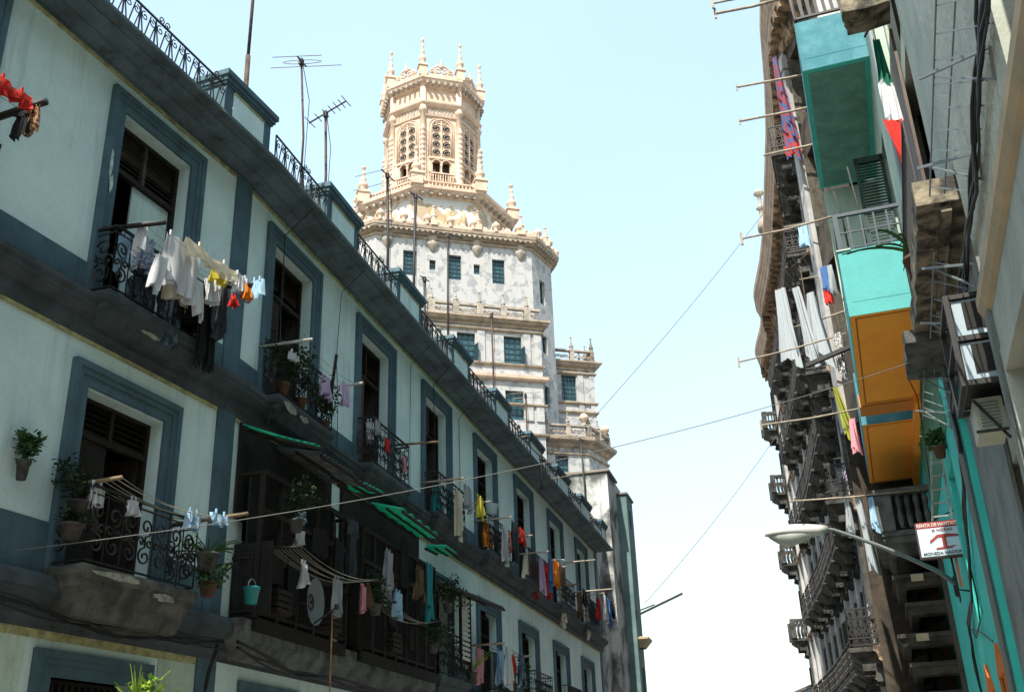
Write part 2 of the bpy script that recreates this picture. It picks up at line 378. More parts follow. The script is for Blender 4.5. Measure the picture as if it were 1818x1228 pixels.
# near-black sheets behind the openings stand in for unlit rooms
BLD.part('dark_room_backing', MB().box(.2, END2-.1, -1.6, -1.5, -.1, 12.1).box(.2, END2-.1, -1.5, -.34, 8.05, 8.15).box(.2, END2-.1, -1.5, -.34, 3.9, 4.0), DARK, fr=F2)
BLD.part('dark_room_backing', MB().box(-32, 13.3, -1.6, -1.5, -.1, 12.1).box(-32, 13.3, -1.5, -.34, 8.05, 8.15).box(-32, 13.3, -1.5, -.34, 3.9, 4.0), DARK, fr=F1)
# plan path of the whole street front (in F2 coordinates)
def to2(p):
    q = Vector((p.x-F2.P.x, p.y-F2.P.y)); return (q.dot(F2.t), q.dot(F2.o))
front = [to2(F1.w(-32, 0, 0)), (0, 0), (END2, 0), (END2, -4)]
def along(name, prof, mt): BLD.part(name, MB().sweep(front, prof, side=-1), mt, fr=F2)
along('cornice', [(0, 12.05), (.045, 12.05), (.045, 12.11), (.10, 12.13), (.16, 12.15), (.22, 12.17), (.26, 12.165), (.26, 12.18), (.36, 12.19), (.44, 12.205), (.52, 12.23), (.52, 12.25), (.68, 12.25), (.71, 12.27), (.71, 12.33), (.62, 12.34), (0, 12.40)], CORN)
along('floor_course', [(0, 7.66), (.04, 7.66), (.05, 7.74), (.08, 7.78), (.08, 7.92), (.14, 7.96), (.20, 8.02), (.24, 8.03), (.24, 8.10), (.28, 8.13), (.28, 8.2), (.2, 8.24), (0, 8.26)], COURSE)
along('floor_course', [(0, 3.76), (.04, 3.76), (.05, 3.84), (.09, 3.9), (.09, 4.06), (.15, 4.1), (.22, 4.16), (.27, 4.18), (.27, 4.3), (.2, 4.38), (0, 4.42)], COURSE)
# slate-blue dados and pilasters, proud of the wall; ochre-edged heads of the panels
def segs(s0, s1, cuts):
    out = []; a = s0
    for c, d in sorted(cuts):
        if c > a: out.append((a, c))
        a = max(a, d)
    if a < s1: out.append((a, s1))
    return out
def band(name, fr, lst, z0, z1, o, mt):
    for a, c in lst: BLD.part(name, MB().box(a, c, -.01, o, z0, z1), mt, fr=fr)
pil1 = [(-4.6, -4.1), (-.2, .3), (4.3, 4.8), (8.6, 8.6), (13.12, 13.36)]
band('dado', F1, segs(-32, 13.13, W1), 8.26, 8.75, .02, TRIM); band('dado', F2, segs(.25, END2, W2), 8.26, 8.72, .02, TRIM)
band('dado', F1, segs(-32, 13.13, W1), 4.42, 5.06, .02, TRIM); band('dado', F2, segs(9.0, END2, W2[2:]), 4.42, 4.95, .02, TRIM)
for fr, a, c in ((F1, 13.13, 13.35), (F2, 0, .27), (F1, -32, -24), (F2, END2-.5, END2)):
    for z0, z1 in ((8.26, 12.05), (4.42, 7.66), (0, 3.76)):
        BLD.part('pilaster', MB().box(a, c, -.01, .035, z0, z1), TRIM, fr=fr)
for fr, a, c in ((F1, -24, 13.1), (F2, .3, END2-.5)):
    for z in (11.99, 7.60): BLD.part('panel_edge', MB().box(a, c, -.01, .03, z, z+.055), OCHRE, fr=fr)
BLD.part('panel_edge', MB().box(-24, 13.1, -.01, .03, 3.66, 3.76), OCHRE, fr=F1)
for a, c in segs(-24, 13.1, [(w_[0]-.1, w_[1]+.1) for w_ in W1]):
    BLD.part('ground_panel', MB().box(a, c, -.01, .012, 0, 3.66), PANELLOW, fr=F1)

def surround(fr, w_, top, bot, o=.09):
    a, c = w_; mb = MB()
    # three stepped mouldings: jambs and head
    for d0, d1, oo in ((0, .09, o), (.09, .17, o*.72), (.17, .31, o*.45)):
        mb.box(a+d0, a+d1, -.01, oo, bot, top-d1); mb.box(c-d1, c-d0, -.01, oo, bot, top-d1); mb.box(a+d0, c-d0, -.011, oo+.001, top-d1, top-d0)
    return mb
def win_part(fr, w_, top, bot, style, o=.09):
    a, c, z0, z1 = w_[0]+.31, w_[1]-.31, bot, top-.32
    q = -.30; mb = MB()
    # door frame + transom bar
    mb.box(a, a+.07, q, q+.08, z0, z1); mb.box(c-.07, c, q, q+.08, z0, z1); mb.box(a+.07, c-.07, q, q+.08, z1-.07, z1)
    zt = z1-.8 if top > 11 else z1-.55
    mb.box(a+.07, c-.07, q, q+.09, zt-.04, zt+.04)
    wn = BLD.part('window', mb, WOOD, fr=fr)
    BLD.part('surround', surround(fr, w_, top, bot, o), TRIM, wn, fr=fr)
    mid = (a+c)/2
    tl = MB(); tl.box(mid-.03, mid+.03, q, q+.09, zt+.04, z1-.07)
    for x0, x1 in ((a+.08, mid-.04), (mid+.04, c-.08)):
        z = zt+.06
        while z < z1-.12:
            tl.quad((x0, q+.06, z), (x1, q+.06, z), (x1, q, z+.07), (x0, q, z+.07)).quad((x0, q+.05, z-.012), (x0, q-.01, z+.058), (x1, q-.01, z+.058), (x1, q+.05, z-.012)); z += .085
    BLD.part('transom_louvre', tl, LOUV if style in ('open', 'board') else WOOD, wn, fr=fr)
    def leaf(x0, x1, y0, y1, nm='door_leaf', mt=WOOD):
        lf = MB(); lf.beam((x0, y0, (z0+zt)/2), (x1, y1, (z0+zt)/2), .04, zt-z0-.06)
        for k in range(3):
            zc = z0+(zt-z0)*(k+.5)/3; hh = (zt-z0)/3-.2
            lf.beam((x0+(x1-x0)*.15, y0+(y1-y0)*.15+.022, zc), (x0+(x1-x0)*.85, y0+(y1-y0)*.85+.022, zc), .03, hh)
        BLD.part(nm, lf, mt, wn, fr=fr)
    if style == 'closed': leaf(a+.07, mid-.01, q+.03, q+.03); leaf(mid+.01, c-.07, q+.03, q+.03)
    elif style == 'half': leaf(a+.07, mid-.01, q+.03, q+.03); leaf(c-.08, c-.3, q, q-.6)
    elif style == 'open': leaf(a+.1, a+.25, q, q-.65); leaf(c-.1, c-.35, q, q-.6)
    elif style == 'board':
        leaf(a+.07, mid-.2, q+.02, q-.25)
        BLD.part('screen_board', MB().box(mid-.12, c-.08, q-.02, q+.01, z0, zt-.04), PANEL, wn, fr=fr, label='pale board standing in the open doorway')
    return wn
SHUT = ['open', 'half', 'board']
for i, w_ in enumerate(W1):
    win_part(F1, w_, 11.8, 8.3, 'board' if i == 2 else 'closed'); win_part(F1, w_, 7.32, 4.45, 'half', .10)
for i, w_ in enumerate(W2): win_part(F2, w_, 11.76, 8.3, ['half', 'half', 'open', 'half', 'open', 'half', 'closed'][i])
for i, w_ in enumerate(W2[2:]): win_part(F2, w_, 7.0, 4.45, ['open', 'half', 'open', 'half', 'open'][i])
for i, w_ in enumerate([(9.89, 10.95), (11.0, 12.35)]):
    pass
for fr, W in ((F1, W1), (F2, W2)):
    for w_ in W:
        mb = MB().box(w_[0]+.36, w_[1]-.36, -.3, -.25, 0, 3.25)
        for k in range(12): mb.box(w_[0]+.4+k*(w_[1]-w_[0]-.85)/12, w_[0]+.44+k*(w_[1]-w_[0]-.85)/12, -.25, -.2, 0, 3.2)
        wn = BLD.part('doorway', mb, WOOD, fr=fr); BLD.part('surround', surround(fr, (w_[0]+.05, w_[1]-.05), 3.55, 0, .08), TRIM, wn, fr=fr)

def balcony(fr, w_, z, p=.45, rail=1.0, style='scroll', thick=.3, heavy=False):
    a, c = w_[0]+.02, w_[1]-.02; mb = MB()
    path = [(a, 0), (a, p), (c, p), (c, 0)]
    prof = [(-.30, z-.62), (-.16, z-.60), (-.12, z-.5), (-.1, z-.36), (-.05, z-.28), (-.02, z-.26), (-.02, z-.16), (.03, z-.12), (.03, z-.02), (0, z)] if heavy else \
           [(-.22, z-.42), (-.15, z-.40), (-.1, z-.3), (-.04, z-.24), (-.04, z-.17), (.0, z-.14), (.02, z-.1), (.02, z-.02), (0, z)]
    mb.sweep(path, prof, side=-1)
    b0 = prof[0]; mb.quad((a-b0[0], 0, b0[1]), (c+b0[0], 0, b0[1]), (c+b0[0], p+b0[0], b0[1]), (a-b0[0], p+b0[0], b0[1]))
    mb.quad((a, 0, z), (c, 0, z), (c, p, z), (a, p, z))
    sl = BLD.part('balcony', mb, COURSE if not heavy else mat('worn_balcony_plaster', (.12, .12, .10), (.04, .044, .04), 3, bump=.6, streak=(.03, .03, .025), sk=.5), fr=fr)
    r = MB(); pth = [(a+.03, 0), (a+.03, p-.03), (c-.03, p-.03), (c-.03, 0)]
    if style == 'scroll': scroll_rail(r, pth, z+.05, z+rail, .3 if fr is F1 else .24, .017 if fr is F1 else .0135)
    else: bar_rail(r, pth, z+.05, z+rail, .11)
    BLD.part('railing', r, IRON, sl, fr=fr)
    return sl
for w_ in W1: balcony(F1, w_, 8.27); balcony(F1, w_, 4.5, .62, .98, heavy=True)
for i, w_ in enumerate(W2): balcony(F2, w_, 8.27, .45, 1.0, 'bar' if i in (4,) else 'scroll')
for i, w_ in enumerate(W2[2:]): balcony(F2, w_, 4.45, .5, 1.0, 'bar' if i % 2 else 'scroll')

# roof parapet: piers and scroll railing between
def pier(fr, a, c, z0=12.32, z1=13.1):
    o1 = .58; mb = MB()
    mb.box(a+.1, c-.1, o1-.55, o1, z0, z1)
    for k, (d, za, zb) in enumerate(((.03, z1-.1, z1-.05), (.06, z1-.05, z1+.03), (.10, z1+.03, z1+.13))): mb.box(a+.1-d, c-.1+d, o1-.55-d, o1+d, za, zb)
    mb.box(a+.07, c-.07, o1-.58, o1+.03, z0, z0+.08)
    p = BLD.part('parapet_pier', mb, TRIM, fr=fr)
    BLD.part('pier_panel', MB().box(a+.32, c-.32, o1-.01, o1+.012, z0+.15, z1-.17), PANEL, p, fr=fr)
    BLD.part('pier_panel_edge', MB().box(a+.32, c-.32, o1-.01, o1+.03, z1-.17, z1-.14), OCHRE, p, fr=fr)
piers1 = [(-8.1, -6.5), (-4.1, -2.5), (-.1, 1.5), (3.9, 5.5), (7.9, 7.95)]
pA = [(0.3, 1.9), (11.78, 13.32)]
pB = [(2.12, 3.86), (5.98, 7.85), (10.0, 11.8), (14.1, 15.95), (18.3, 20.4), (22.3, 24.7), (26.6, 28.9), (31.0, 32.5)]
for a, c in pA: pier(F1, a, c)
for a, c in pB: pier(F2, a, c)
def roof_rail(fr, a, c):
    L = c-a; n = max(2, round(L/.36)); wv = L/n; mb = MB(); o = .58; z0 = 12.34; z1 = 12.93
    mb.beam((a, o, z1), (c, o, z1), .03, .025); mb.beam((a, o, z0), (c, o, z0), .02)
    for k in range(n):
        x = a+k*wv; mb.beam((x, o, z0), (x, o, z1), .02)
        mb.beam((x, o, z1-.05), (x+wv*.33, o, z0), .016); mb.beam((x+wv*.66, o, z1-.05), (x+wv*.33, o, z0), .016); mb.beam((x+wv*.66, o, z0), (x+wv, o, z1-.1), .014)
        for d, cx in ((1, .30), (-1, .78)):
            mb.tube([(x+px, o, pz) for px, pz in spiral(wv*cx, z1-.14, .085, pi/2, 1.3, d)], .011, 3, False)
        if k % 5 == 3 or k == n-1:
            mb.tube([(x+px, o, pz) for px, pz in spiral(wv*.3, z1+.07, .07, -pi/2, 1.3, 1)], .011, 3, False); mb.tube([(x+px, o, pz) for px, pz in spiral(wv*.75, z1+.07, .07, -pi/2, 1.3, -1)], .011, 3, False)
        mb.tube([(x+px, o, pz) for px, pz in spiral(wv*.33, z0+.03, .06, 0, .5, 1, 6)], .009, 3, False)
    BLD.part('roof_railing', mb, IRON, fr=fr)
roof_rail(F1, 1.9, 11.85); roof_rail(F2, .0, 2.2)
for i in range(len(pB)-1): roof_rail(F2, pB[i][1]-.08, pB[i+1][0]+.08)
# enclosed galleries on the middle floor with timber screens
def gallery(a, c):
    mb = MB(); o = .5; z0, z1 = 4.42, 6.75
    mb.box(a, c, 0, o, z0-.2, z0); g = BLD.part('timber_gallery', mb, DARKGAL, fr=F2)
    fm = MB(); n = round((c-a)/.62)
    for k in range(n+1):
        x = a+(c-a)*k/n; fm.box(x-.035, x+.035, o-.07, o, z0, z1)
    for z in (z0+.95, z0+1.7, z1): fm.box(a, c, o-.08, o+.01, z-.04, z+.04)
    for z in (z0, z0+.95, z1): fm.box(a, a+.05, 0, o, z-.03, z+.03); fm.box(c-.05, c, 0, o, z-.03, z+.03)
    BLD.part('post_frame', fm, WOOD, g, fr=F2)
    sl = MB()
    for k in range(n):
        x0, x1 = a+(c-a)*k/n+.04, a+(c-a)*(k+1)/n-.04
        top = {0: z0+.9, 1: z0+1.62, 2: z0+.9}[k % 3]; z = z0+.06
        while z < top: sl.box(x0, x1, o-.05, o-.035, z, z+.055); z += .085
    BLD.part('slatted_screen', sl, DARKGAL, g, fr=F2)
    rl = MB(); bar_rail(rl, [(a, .03), (a, o-.02), (c, o-.02)], z0+.1, z0+1.0, .1, .01); BLD.part('railing', rl, IRON, g, fr=F2)
gallery(.55, 3.95); gallery(4.65, 8.95)
# galleries' slab front (worn grey)
BLD.part('gallery_ledge', MB().sweep([(.3, 0), (.3, .42), (9.2, .42), (9.2, 0)], [(-.3, 3.8), (-.2, 3.84), (-.12, 3.98), (-.05, 4.06), (0, 4.08), (0, 4.38), (-.06, 4.40)], side=-1), mat('worn_ledge_plaster', (.16, .17, .16), (.05, .055, .05), 2.5, bump=.6, streak=(.03, .03, .03), sk=.6), fr=F2)

# ================================================================ TOWER at the end of the street
AT = radians(73.5)
u_ = Vector((sin(AT), cos(AT))); v_ = Vector((-cos(AT), sin(AT)))
Pc = Vector((1.75, 75.0))-u_*6.26+v_*8.8            # centre of the octagonal shaft
FT = Fr((Pc.x, Pc.y), AT, 'R')
TW = Thing('stone_tower', 'tall white and cream tower with a lacy octagonal belfry and spiky finials above the street', 'tower', WF, Pc.x, Pc.y, 0)
def tp(name, mb, mt, parent=None, label=None): return TW.part(name, mb, mt, parent, label, fr=FT)
HF, HA = 6.35, 8.8                                   # half front width, half overall
def oct_poly(hf, ha, d=0.0):
    k = d*tan(pi/8); a = hf+k; h = ha+d
    return [(-a, h), (a, h), (h, a), (h, -a), (a, -h), (-a, -h), (-h, -a), (-h, a)]
SH = oct_poly(HF, HA)
def ring(mb, poly, prof): return mb.sweep(poly, prof, closed=True, side=-1)
def prism(mb, poly, z0, z1):
    return mb.poly(poly[::-1], z0, z1)
# shaft: every one of the 8 faces is a wall sheet with window holes
def face_frame(poly, i):
    a, c = poly[i], poly[(i+1) % len(poly)]; wa, wc = FT.w(*a, 0), FT.w(*c, 0)
    L = hypot(wc.x-wa.x, wc.y-wa.y); az = atan2(wc.x-wa.x, wc.y-wa.y)
    f = Fr((wa.x, wa.y), az, 'R'); return f, L
def grid_window(fr, par, a, c, z0, z1, nx, nz, depth=.3, o=0, openleaf=None, glass=None, wname='window'):
    g = par.part(wname, MB().quad((a, o-depth, z0), (c, o-depth, z0), (c, o-depth, z1), (a, o-depth, z1)), glass or TGLASS, fr=fr)
    mb = MB(); t = .05
    for k in range(nx+1):
        x = a+(c-a)*k/nx; mb.box(max(a, x-t/2), min(c, x+t/2), o-depth+.003, o-depth+.05, z0, z1)
    for k in range(nz+1):
        z = z0+(z1-z0)*k/nz; mb.box(a, c, o-depth+.002, o-depth+.045, max(z0, z-t/2), min(z1, z+t/2))
    if openleaf: mb.beam((c-.05, o-.02, z0+(z1-z0)*.3), (c+.1, o+.45, z0+(z1-z0)*.3), .04, (z1-z0)*.55)
    par.part('muntins', mb, TFRAME, g, fr=fr); return g
for i in range(8):
    fr, L = face_frame(SH, i)
    holes = []; mids = []
    if i == 0:
        for x in (2.18, 5.8, 9.37): holes.append((x, x+1.04, 39.68, 41.85, 3, 6))
        for x in (4.27, 7.85): holes.append((x, x+.5, 40.35, 41.22, 1, 2))
    elif i in (7, 1):
        holes += [(1.22, 2.1, z0, z1, 2, 6) for z0, z1 in ((38.8, 40.95), (34.45, 36.0), (29.9, 31.7), (25.5, 27.5))]
        if i == 7: holes = [(L-h[1], L-h[0], *h[2:]) for h in holes]
    elif L > 5: holes += [(x, x+1.04, z, z+2.2, 3, 6) for x in (2.2, 5.8, 9.4) for z in (39.68, 34.5, 29.5)]
    TW.part('shaft_wall', MB().wall(0, L, 0, 43.4, holes, .3), TWHITE, fr=fr)
    for h in holes: grid_window(fr, TW, *h)
# mouldings under the cornice, then the cornice with brackets
mb = MB(); ring(mb, SH, [(0, 42.95), (.1, 42.97), (.16, 43.08), (.1, 43.2), (.02, 43.25), (.25, 43.3), (.3, 43.42), (.62, 43.5), (.58, 43.62), (.66, 43.66), (.7, 43.9), (.62, 43.96), (0, 44.0)])
tp('cornice', mb, TCORN)
mb = MB()
for i in range(8):
    fr, L = face_frame(SH, i); n = int(L/.42)
    for k in range(n):
        p = [fr.w((k+.5)*L/n+dx, oo, 0) for dx, oo in ((-.09, .26), (.09, .26), (.09, .62), (-.09, .62))]
        q = [to for to in [( (pp-FT.w(0, 0, 0)).to_2d().dot(FT.t), (pp-FT.w(0, 0, 0)).to_2d().dot(FT.o)) for pp in p]]
        mb.poly(q, 43.36, 43.52)
tp('cornice_dentils', mb, TSTONE)
# corbelled brackets at the corners and between windows
def shell_bracket(mb, s, o, z): mb.lathe((s, o, z), [(.05, -.75), (.18, -.62), (.42, -.2), (.5, .0), (.46, .08), (.34, .1), (.36, .3), (.44, .36), (.44, .7)], 12, sy=.75)
br0 = MB(); shell_bracket(br0, -5.45, HA, 42.65)
b0 = tp('corbel', br0, TSTONE)
tvec = Vector((FT.t.x, FT.t.y, 0))
for x in (-1.83, 1.79, 5.42): dup_part(b0, TW.e, *(tvec*(x+5.45)))
# crest of shells and urns on the cornice
def shell(mb, s, o, z, r, tx=1, ty=0):
    n = 9; c = [(s, o, z)]; vs = []
    for k in range(n+1):
        a = pi*k/n; rr = r*(1.0 if k % 2 else .86); vs.append((s+tx*rr*cos(a), o+ty*rr*cos(a), z+rr*sin(a)*1.25))
    b_ = [(x+ty*.22, y-tx*.22, zz) for x, y, zz in vs]; f_ = vs; m_ = [(s-ty*.12, o+tx*.12, z+r*.4)]
    N = n+1; mb.add(f_+b_+m_, [tuple((i, i+1, N+i+1, N+i)) for i in range(n)]+[(i, i+1, 2*N) for i in range(n)]+[tuple(range(N, 2*N))])
FIN = [(.34, 0), (.34, .25), (.26, .3), (.2, .42), (.3, .6), (.34, .8), (.24, 1.0), (.16, 1.05), (.2, 1.15), (.15, 1.3), (.2, 1.45), (.13, 1.55), (.1, 1.9), (.14, 1.98), (.09, 2.05), (.07, 2.35), (.13, 2.45), (.16, 2.58), (.1, 2.72), (.03, 2.8)]
def finial(mb, s, o, z, k=1.0, kz=1.0, n=9): mb.lathe((s, o, z), [(r*k, h*kz) for r, h in FIN], n)
mb = MB()
for i in range(8):
    poly = oct_poly(HF, HA, .55); a, c = Vector(poly[i]), Vector(poly[(i+1) % 8]); L = (c-a).length; t_ = (c-a)/L; n = round(L/.92)
    nn = Vector((-t_.y, t_.x)); nn = nn if nn.dot((a+c)/2) > 0 else -nn
    for k in range(n):
        p = a+t_*(k+.5)*L/n; s = 1 if (k % 3) else .75
        if k % 2: shell(mb, p.x, p.y, 44.02, .44*s, t_.x, t_.y)
        else: mb.lathe((p.x, p.y, 43.98), [(.2, 0), (.22, .15), (.12, .22), (.3, .45), (.36, .6), (.3, .78), (.14, .86), (.16, .94), (.05, 1.05)], 8)
        mb.tube([(p.x-t_.x*.42, p.y-t_.y*.42, 44.15), (p.x-t_.x*.3, p.y-t_.y*.3, 44.5), (p.x, p.y, 44.2)], .08, 4)
    mb.beam((*a, 44.05), (*c, 44.05), .22, .2)
tp('parapet_crest', mb, TCREAM)
fin0 = None
for i, (x, y) in enumerate(oct_poly(HF, HA, .5)):
    pass
cf = MB(); finial(cf, 0, 0, 44.4, .95, .5); q0 = None
pts = [(x, HA+.5) for x in (-5.45, -1.83, 1.79, 5.42)]+[(HA+.5, 1.8), (HA+.5, -1.8), (-HA-.5, 1.8), (-HA-.5, -1.8), ((HF+HA)/2+.35, (HF+HA)/2+.35), (-(HF+HA)/2-.35, (HF+HA)/2+.35)]
for k, (x, y) in enumerate(pts):
    c_ = MB(); c_.box(x-.28, x+.28, y-.28, y+.28, 44.0, 44.5); finial(c_, x, y, 44.5, .85, .5); tp('crest_finial', c_, TCREAM)
# second tier: smaller white octagon with peeling paint, cream bracketed cornice
def roct(a): return [(a/cos(pi/8)*cos(pi/2+pi/8-k*pi/4), a/cos(pi/8)*sin(pi/2+pi/8-k*pi/4)) for k in range(8)]
T2 = roct(6.2)
tp('roof_deck', prism(MB(), oct_poly(HF, HA, -.1), 43.4, 44.02), TWHITE)
PEEL = mat('peeling_cream_white', (.48, .48, .46), (.34, .27, .18), .55, bump=.3, lo=.5, hi=.53, bsc=5)
tp('second_tier', prism(MB(), T2, 44.0, 49.0), PEEL)
mb = MB(); ring(mb, T2, [(0, 48.55), (.12, 48.6), (.18, 48.75), (.2, 48.8), (.55, 48.85), (.62, 49.0), (.78, 49.05), (.8, 49.3), (.7, 49.38), (0, 49.42)]); tp('second_cornice', mb, TCREAM)
mb = MB()
for i in range(8):
    a, c = Vector(T2[i]), Vector(T2[(i+1) % 8]); L = (c-a).length; t_ = (c-a)/L; nn = Vector((-t_.y, t_.x)); nn = nn if nn.dot(a+c) > 0 else -nn
    for k in range(7):
        p = a+t_*(k+.5)*L/7; q = [p-t_*.13+nn*.15, p+t_*.13+nn*.15, p+t_*.13+nn*.6, p-t_*.13+nn*.6]; mb.poly([tuple(x) for x in q], 48.6, 48.92)
tp('cornice_brackets', mb, TSTONE)
tp('tier_roof', prism(MB(), roct(6.1), 49.0, 49.4), TCREAM)
# ornate cartouche on the second tier
mb = MB(); mb.box(-1.4, 1.4, 6.2, 6.35, 45.0, 46.7)
for x in (-1.3, .0, 1.3): mb.lathe((x, 6.5, 45.3), [(.2, 0), (.28, .3), (.16, .6), (.22, 1.0), (.3, 1.4), (.12, 1.9), (.05, 2.2)], 8)

tp('cartouche', mb, mat('orange_cream_plaster', (.50, .34, .20), (.4, .25, .15), 3, bump=.4))
# tall finials on the corners of the second tier
for x, y in roct(6.65):
    c_ = MB(); c_.box(x-.5, x+.5, y-.5, y+.5, 49.3, 50.3); c_.box(x-.6, x+.6, y-.6, y+.6, 50.25, 50.4)
    for d in (-1, 1):
        c_.tube([(x+px*.6*d, y, 49.6+pz) for px, pz in spiral(.75, .35, .4, pi/2, 1.2, 1, 10)], .13, 5)
    finial(c_, x, y, 50.35, 1.35, 1.02); tp('finial', c_, TCREAM)
mb = MB(); P_ = roct(6.3)
for i in range(8):
    a, c = Vector(P_[i]), Vector(P_[(i+1) % 8])
    for z, wd in ((49.5, .3), (50.1, .22)): mb.beam((*a, z), (*c, z), wd, .12)
    for k in range(1, 16): p = a.lerp(c, k/16); mb.lathe((*p, 49.5), [(.06, 0), (.11, .18), (.05, .32), (.09, .5), (.06, .6)], 6)
tp('gallery_balustrade', mb, TCREAM)
# lantern
LA = 3.95; LP = roct(LA)
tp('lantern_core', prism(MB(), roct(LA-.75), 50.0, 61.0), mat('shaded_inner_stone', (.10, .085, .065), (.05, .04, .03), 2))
def lantern_face(i):
    a, c = LP[i], LP[(i+1) % 8]; fr, L = face_frame(LP, i)
    mb = MB(); cx = L/2; hw = .92
    hs = [(cx-.78, cx-.08, 51.7, 53.9), (cx+.08, cx+.78, 51.7, 53.9)]
    mb.wall(0, L, 49.4, 62.4, hs, .5)
    w_ = TW.part('lantern_face', mb, TCREAM, fr=fr)
    # tracery panel: near-black discs stand for unlit holes, with swirls in raised rings
    rg = MB(); dk = MB(); sw = MB()
    zt = 57.3
    arch = [(cx-hw, .03, 54.3)]+[(cx-hw, .03, zt)]+[(cx+hw*cos(pi-k*pi/10), .03, zt+hw*sin(k*pi/10)) for k in range(1, 10)]+[(cx+hw, .03, zt), (cx+hw, .03, 54.3)]
    rg.tube(arch, .09, 6); rg.tube([(x+(.22 if x > cx else -.22), .02, z+(.12 if z > zt else 0)) for x, _, z in arch], .06, 5)
    rg.box(cx-.06, cx+.06, -.02, .1, 54.2, 58.0); rg.box(cx-hw-.2, cx+hw+.2, -.02, .12, 53.98, 54.2)
    for sx in (-1, 1):
        for k in range(4):
            px, pz = cx+sx*.46, 54.72+k*.84; R = .34
            dk.add([(px+R*cos(t*pi/8), .012, pz+R*sin(t*pi/8)) for t in range(16)], [tuple(range(16))])
            rg.tube([(px+(R+.03)*cos(t*pi/7), .03, pz+(R+.03)*sin(t*pi/7)) for t in range(14)], .032, 5, closed=True)
            sw.tube([(px+.27*cos(.6+t*.9)*(1-t/8), .035, pz+.27*sin(.6+t*.9)*(1-t/8)) for t in range(4)], .036, 5)
            sw.tube([(px-.27*cos(.6+t*.9)*(1-t/8), .035, pz-.27*sin(.6+t*.9)*(1-t/8)) for t in range(4)], .036, 5)
    rg.tube([(cx+.3*cos(t*pi/7)*1.6, .03, 58.0-.12+.16*sin(t*pi/7)) for t in range(14)], .05, 5, closed=True)
    TW.part('tracery', rg, TCREAM, w_, fr=fr); TW.part('roundel_dark_disc', dk, DARK, w_, fr=fr); TW.part('tracery_swirl', sw, TSTONE, w_, fr=fr)
    # twin arched openings with colonnette and balustrade
    op = MB(); op.lathe((cx, .05, 51.7), [(.1, 0), (.07, .1), (.07, 1.5), (.12, 1.65), (.12, 1.8)], 8)
    for sx in (-1, 1):
        ccx = cx+sx*.43
        for k in range(6):
            a0, a1 = pi*k/6, pi*(k+1)/6
            op.add([(ccx+.35*cos(a0), .0, 53.55+.35*sin(a0)), (ccx+.35*cos(a1), .0, 53.55+.35*sin(a1)), (ccx+.35*cos(a1), .02, 53.95), (ccx+.35*cos(a0), .02, 53.95)], [(0, 1, 2, 3)])
        op.tube([(ccx+.38*cos(pi*k/10), .05, 53.55+.38*sin(pi*k/10)) for k in range(11)], .06, 5)
    op.box(cx-1.15, cx+1.15, .1, .3, 52.35, 52.48)
    op.box(cx-1.15, cx+1.15, .1, .3, 51.35, 51.5)
    for k in range(10): op.lathe((cx-1.0+k*.222, .2, 51.5), [(.04, 0), (.075, .25), (.04, .5), (.06, .85)], 6)
    TW.part('belfry_opening', op, TCREAM, w_, fr=fr)
    # panelled frieze
    fz = MB()
    for k in range(7): fz.box(cx-1.1+k*.33, cx-.92+k*.33, -.02, .06, 58.7, 59.35)
    TW.part('frieze', fz, TSTONE, w_, fr=fr)
for i in range(8): lantern_face(i)
for k, (x, y) in enumerate(LP):                                   # pilasters with knobbly lower columns on the corners
    d = Vector((x, y)).normalized(); c_ = MB(); px, py = x*1.0, y*1.0
    c_.lathe((px, py, 51.2), [(.42, 0), (.42, .5), (.3, .55), (.26, 7.6), (.36, 7.7), (.42, 7.95), (.34, 8.1), (.28, 8.15), (.28, 10.3)], 8, rot=pi/8)
    qx, qy = px+d.x*.18, py+d.y*.18; pr = [(.3, 0)]
    for j in range(11): z = .3+j*.52; pr += [(.16, z), (.25, z+.12), (.27, z+.26), (.15, z+.4)]
    pr += [(.1, 6.2), (.05, 6.5)]; c_.lathe((qx, qy, 51.2), pr, 8)
    tp('corner_pilaster', c_, TCREAM)
mb = MB(); ring(mb, LP, [(0, 58.4), (.14, 58.45), (.18, 58.6), (0, 58.66)]); ring(mb, LP, [(0, 59.4), (.2, 59.5), (.38, 59.72), (.42, 59.85), (.3, 59.95), (0, 60.0)])
ring(mb, LP, [(0, 61.5), (.25, 61.6), (.3, 61.75), (.35, 61.85), (.5, 61.95), (.6, 62.2), (.68, 62.25), (.68, 62.45), (.55, 62.55), (-.6, 62.6)]); tp('lantern_cornice', mb, TCREAM)
mb = MB()
for i in range(8):
    a, c = Vector(LP[i]), Vector(LP[(i+1) % 8]); L = (c-a).length; t_ = (c-a)/L; nn = Vector((-t_.y, t_.x)); nn = nn if nn.dot(a+c) > 0 else -nn
    for k in range(6):
        p = a+t_*(k+.5)*L/6; q = [p-t_*.1+nn*.3, p+t_*.1+nn*.3, p+t_*.1+nn*.72, p-t_*.1+nn*.72]; mb.poly([tuple(x) for x in q], 61.62, 61.95)
tp('lantern_dentils', mb, TSTONE)
tp('lantern_roof', prism(MB(), roct(3.9), 61.0, 62.6), TCREAM)
mb = MB(); P_ = roct(LA+.3)
